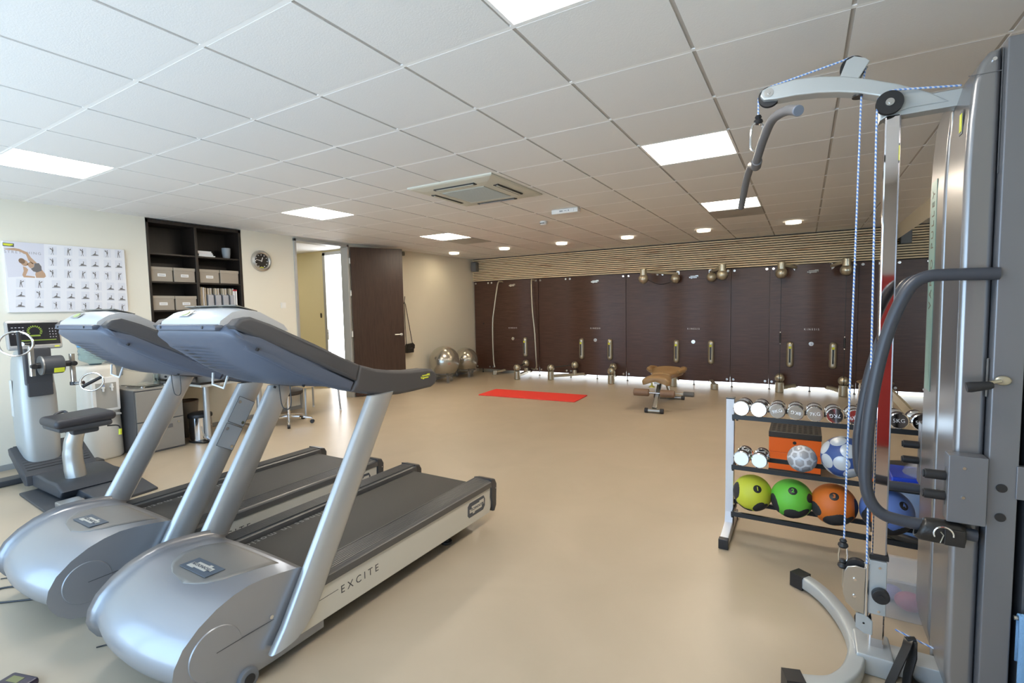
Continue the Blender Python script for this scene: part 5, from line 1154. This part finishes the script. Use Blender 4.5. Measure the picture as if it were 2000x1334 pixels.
medball(.170, .119, .303, (.72, .17, .02), '3', 'orange medicine ball marked 3, third on the bottom shelf', -.1, 'orange_rubber', (-1.5, .72), ((-1.5, -.62, .48), (-1.0, -.60, .42), (-2.55, -.30, .45), (-.15, .0, .42)))
medball(.420, .128, .312, (.13, .22, .55), '4', 'blue medicine ball behind the chrome post', .3, 'blue_rubber', (-1.2, .6), ((-2.5, -.1, .60), (-1.1, -.95, .55), (-1.9, -.85, .5)))

# footballs: truncated icosahedron panels pushed out to the sphere
def football(x, z, r, c1, c2, label, nm, circ=False):
    t = thing('football', (x, 3.40, z), label, 'football', 'footballs on the middle shelf')
    bm = bmesh.new(); bmesh.ops.create_icosphere(bm, subdivisions=1, radius=1); bmesh.ops.bevel(bm, geom=list(bm.verts), offset=.35, segments=1, affect='VERTICES', clamp_overlap=True)
    bm.verts.ensure_lookup_table(); faces = [[v.co.copy() for v in f.verts] for f in bm.faces if len(f.verts) in (5, 6)]; bm.free()
    MB().sph((0, 0, 0), r*.985, u=40, v=26).build('bladder', mat(nm+'_seam', c2, .4), t)
    pa = MB()
    for f in faces:
        c = sum(f, Vector())/len(f); k_ = .80 if len(f) == 6 else .62
        if circ:
            if len(f) == 5: continue
            n_ = c.normalized(); a1 = n_.orthogonal().normalized(); a2 = n_.cross(a1); f = [c+(a1*math.cos(q*PI/10)+a2*math.sin(q*PI/10))*.30 for q in range(20)]; k_ = 1.0
        rings = []
        for j in range(5):
            q = []
            for i in range(len(f)):
                for w_ in (0, .5): p = f[i].lerp(f[(i+1) % len(f)], w_); v_ = (c+(p-c)*k_*j/4).normalized(); q.append(v_*(r if j < 4 else r*.988))
            rings.append(q)
        pa.loft(rings, caps=False)
    pa.build('panels', mat(nm+'_panel', c1, .32, .1, coat=.3), t, angle=60).rotation_euler = (.4, .3, .2)
football(.005, .555, .080, (.42, .42, .44), (.74, .76, .80), 'small silver and white football on the middle shelf before the orange box', 'silver_ball')
football(.215, .595, .120, (.62, .66, .70), (.05, .10, .30), 'larger blue and white football on the middle shelf behind the rope', 'blue_ball', True)
# ribbed blue tray with clear dome on the middle shelf
t = thing('balance_cushion', (.59, 3.40, .505), 'bright blue ribbed tray with clear dome on the right of the middle shelf', 'balance cushion')
bl = mat('bright_blue_plastic', (.02, .06, .50), .3)
m = MB().box((-.17, -.13, 0), (.20, .13, .045), .008)
for k in range(30): m.box((-.168+.0122*k, -.136, .003), (-.162+.0122*k, -.13, .026))
m.build('tray', bl, t, smooth=False); MB().lathe([(.125, .045), (.115, .07), (.08, .10), (0, .115)], c=(.02, 0, 0)).build('dome', cpl, t); MB().cyl((.02, 0, .045), (.02, 0, .06), .02).build('valve', champ, t)

# orange step box
t = thing('plyo_box', (-.05, 4.98, 0), 'orange box with black grooved top and black base behind the rack', 'box')
om = mat('orange_paint', (.85, .15, .015), .4)
MB().box((-.195, -.20, 0), (.195, .20, .055), .003).build('black_base', black, t, smooth=False); MB().box((-.194, -.199, .055), (.194, .199, .205), .002, seg=1).build('orange_box', om, t, smooth=False); MB().box((-.194, -.199, .207), (.194, .199, .335), .002, seg=1).build('orange_box', om, t, smooth=False)
m = MB().box((-.197, -.202, .335), (.197, .202, .385), .004)
for i in range(9):
    for j in range(9): m.box((-.175+.04*i, -.175+.04*j, .384), (-.15+.04*i, -.155+.04*j, .389), .001, seg=1)
m.build('grooved_top', mat('black_grooved_rubber', (.035, .032, .03), .35), t, smooth=False); MB().cyl((0, -.2005, .30), (0, -.198, .30), .014, seg=20).build('hand_hole', black, t)
# balance domes on the floor by the mirror
def bosu(loc, rx, c, label, nm):
    t = thing('balance_dome', loc, label, 'balance dome', 'round balance trainers by the mirror'); t.rotation_euler = (rx, 0, 0)
    MB().lathe([(0, 0), (.30, 0), (.318, .012), (.318, .04), (.30, .05), (0, .05)], seg=48).build('platform', mat('black_matte_board', (.03, .028, .024), .4), t); MB().lathe([(.285, .05), (.28, .09), (.24, .16), (.15, .215), (0, .235)], seg=48).build('dome', mat(nm, c, .4), t); return t
t = bosu((.74, 4.55, .33), 0, (.03, .028, .025), 'black balance trainer upside down with pale round emblem on its flat side', 'black_dome'); t.rotation_euler = (PI, 0, 0); t.location.z = .235
d = MB().cyl((0, 0, -.001), (0, 0, -.0015), .001).build('seat_mark', champ, t)
for k, (w_) in enumerate((.085, .065)):
    MB().tube([(w_*1.2*math.cos(a), w_*.8*math.sin(a), -.001) for a in [2*PI*i/30 for i in range(30)]], .003, 6, closed=True).build('ring_print', mat('pale_gold_print', (.55, .50, .36), .5), t)
g = MB()
for k in range(4): g.box((-.055+.028*k, -.035, -.003), (-.043+.028*k, .035, -.0005), .001, seg=1)
g.build('bar_print', MATS['pale_gold_print'], t, smooth=False)
bosu((.70, 4.03, 0), 0, (.10, .20, .45), 'blue balance dome with black rim on the floor behind the blue medicine ball', 'blue_dome')
# stool beside the mirror
t = thing('wooden_stool', (.80, 7.75, 0), 'round brown seat stool with bent chrome legs beside the mirror', 'stool')
MB().lathe([(0, .445), (.19, .445), (.20, .452), (.19, .465), (0, .468)], seg=36).build('seat', mat('walnut_ply', (.20, .13, .08), .35), t)
for k in range(4):
    a = PI/4+k*PI/2; d = Vector((math.cos(a), math.sin(a), 0)); MB().tube([d*.24+Vector((0, 0, .005)), d*.215+Vector((0, 0, .38)), d*.19+Vector((0, 0, .46)), d*.12+Vector((0, 0, .49)), d*.03+Vector((0, 0, .445))], .010, 10, smooth=5).build('leg', chrome, t)
MB().tube([(.19*math.cos(a), .19*math.sin(a), .15) for a in [2*PI*i/30 for i in range(30)]], .007, 8, closed=True).build('foot_ring', chrome, t)
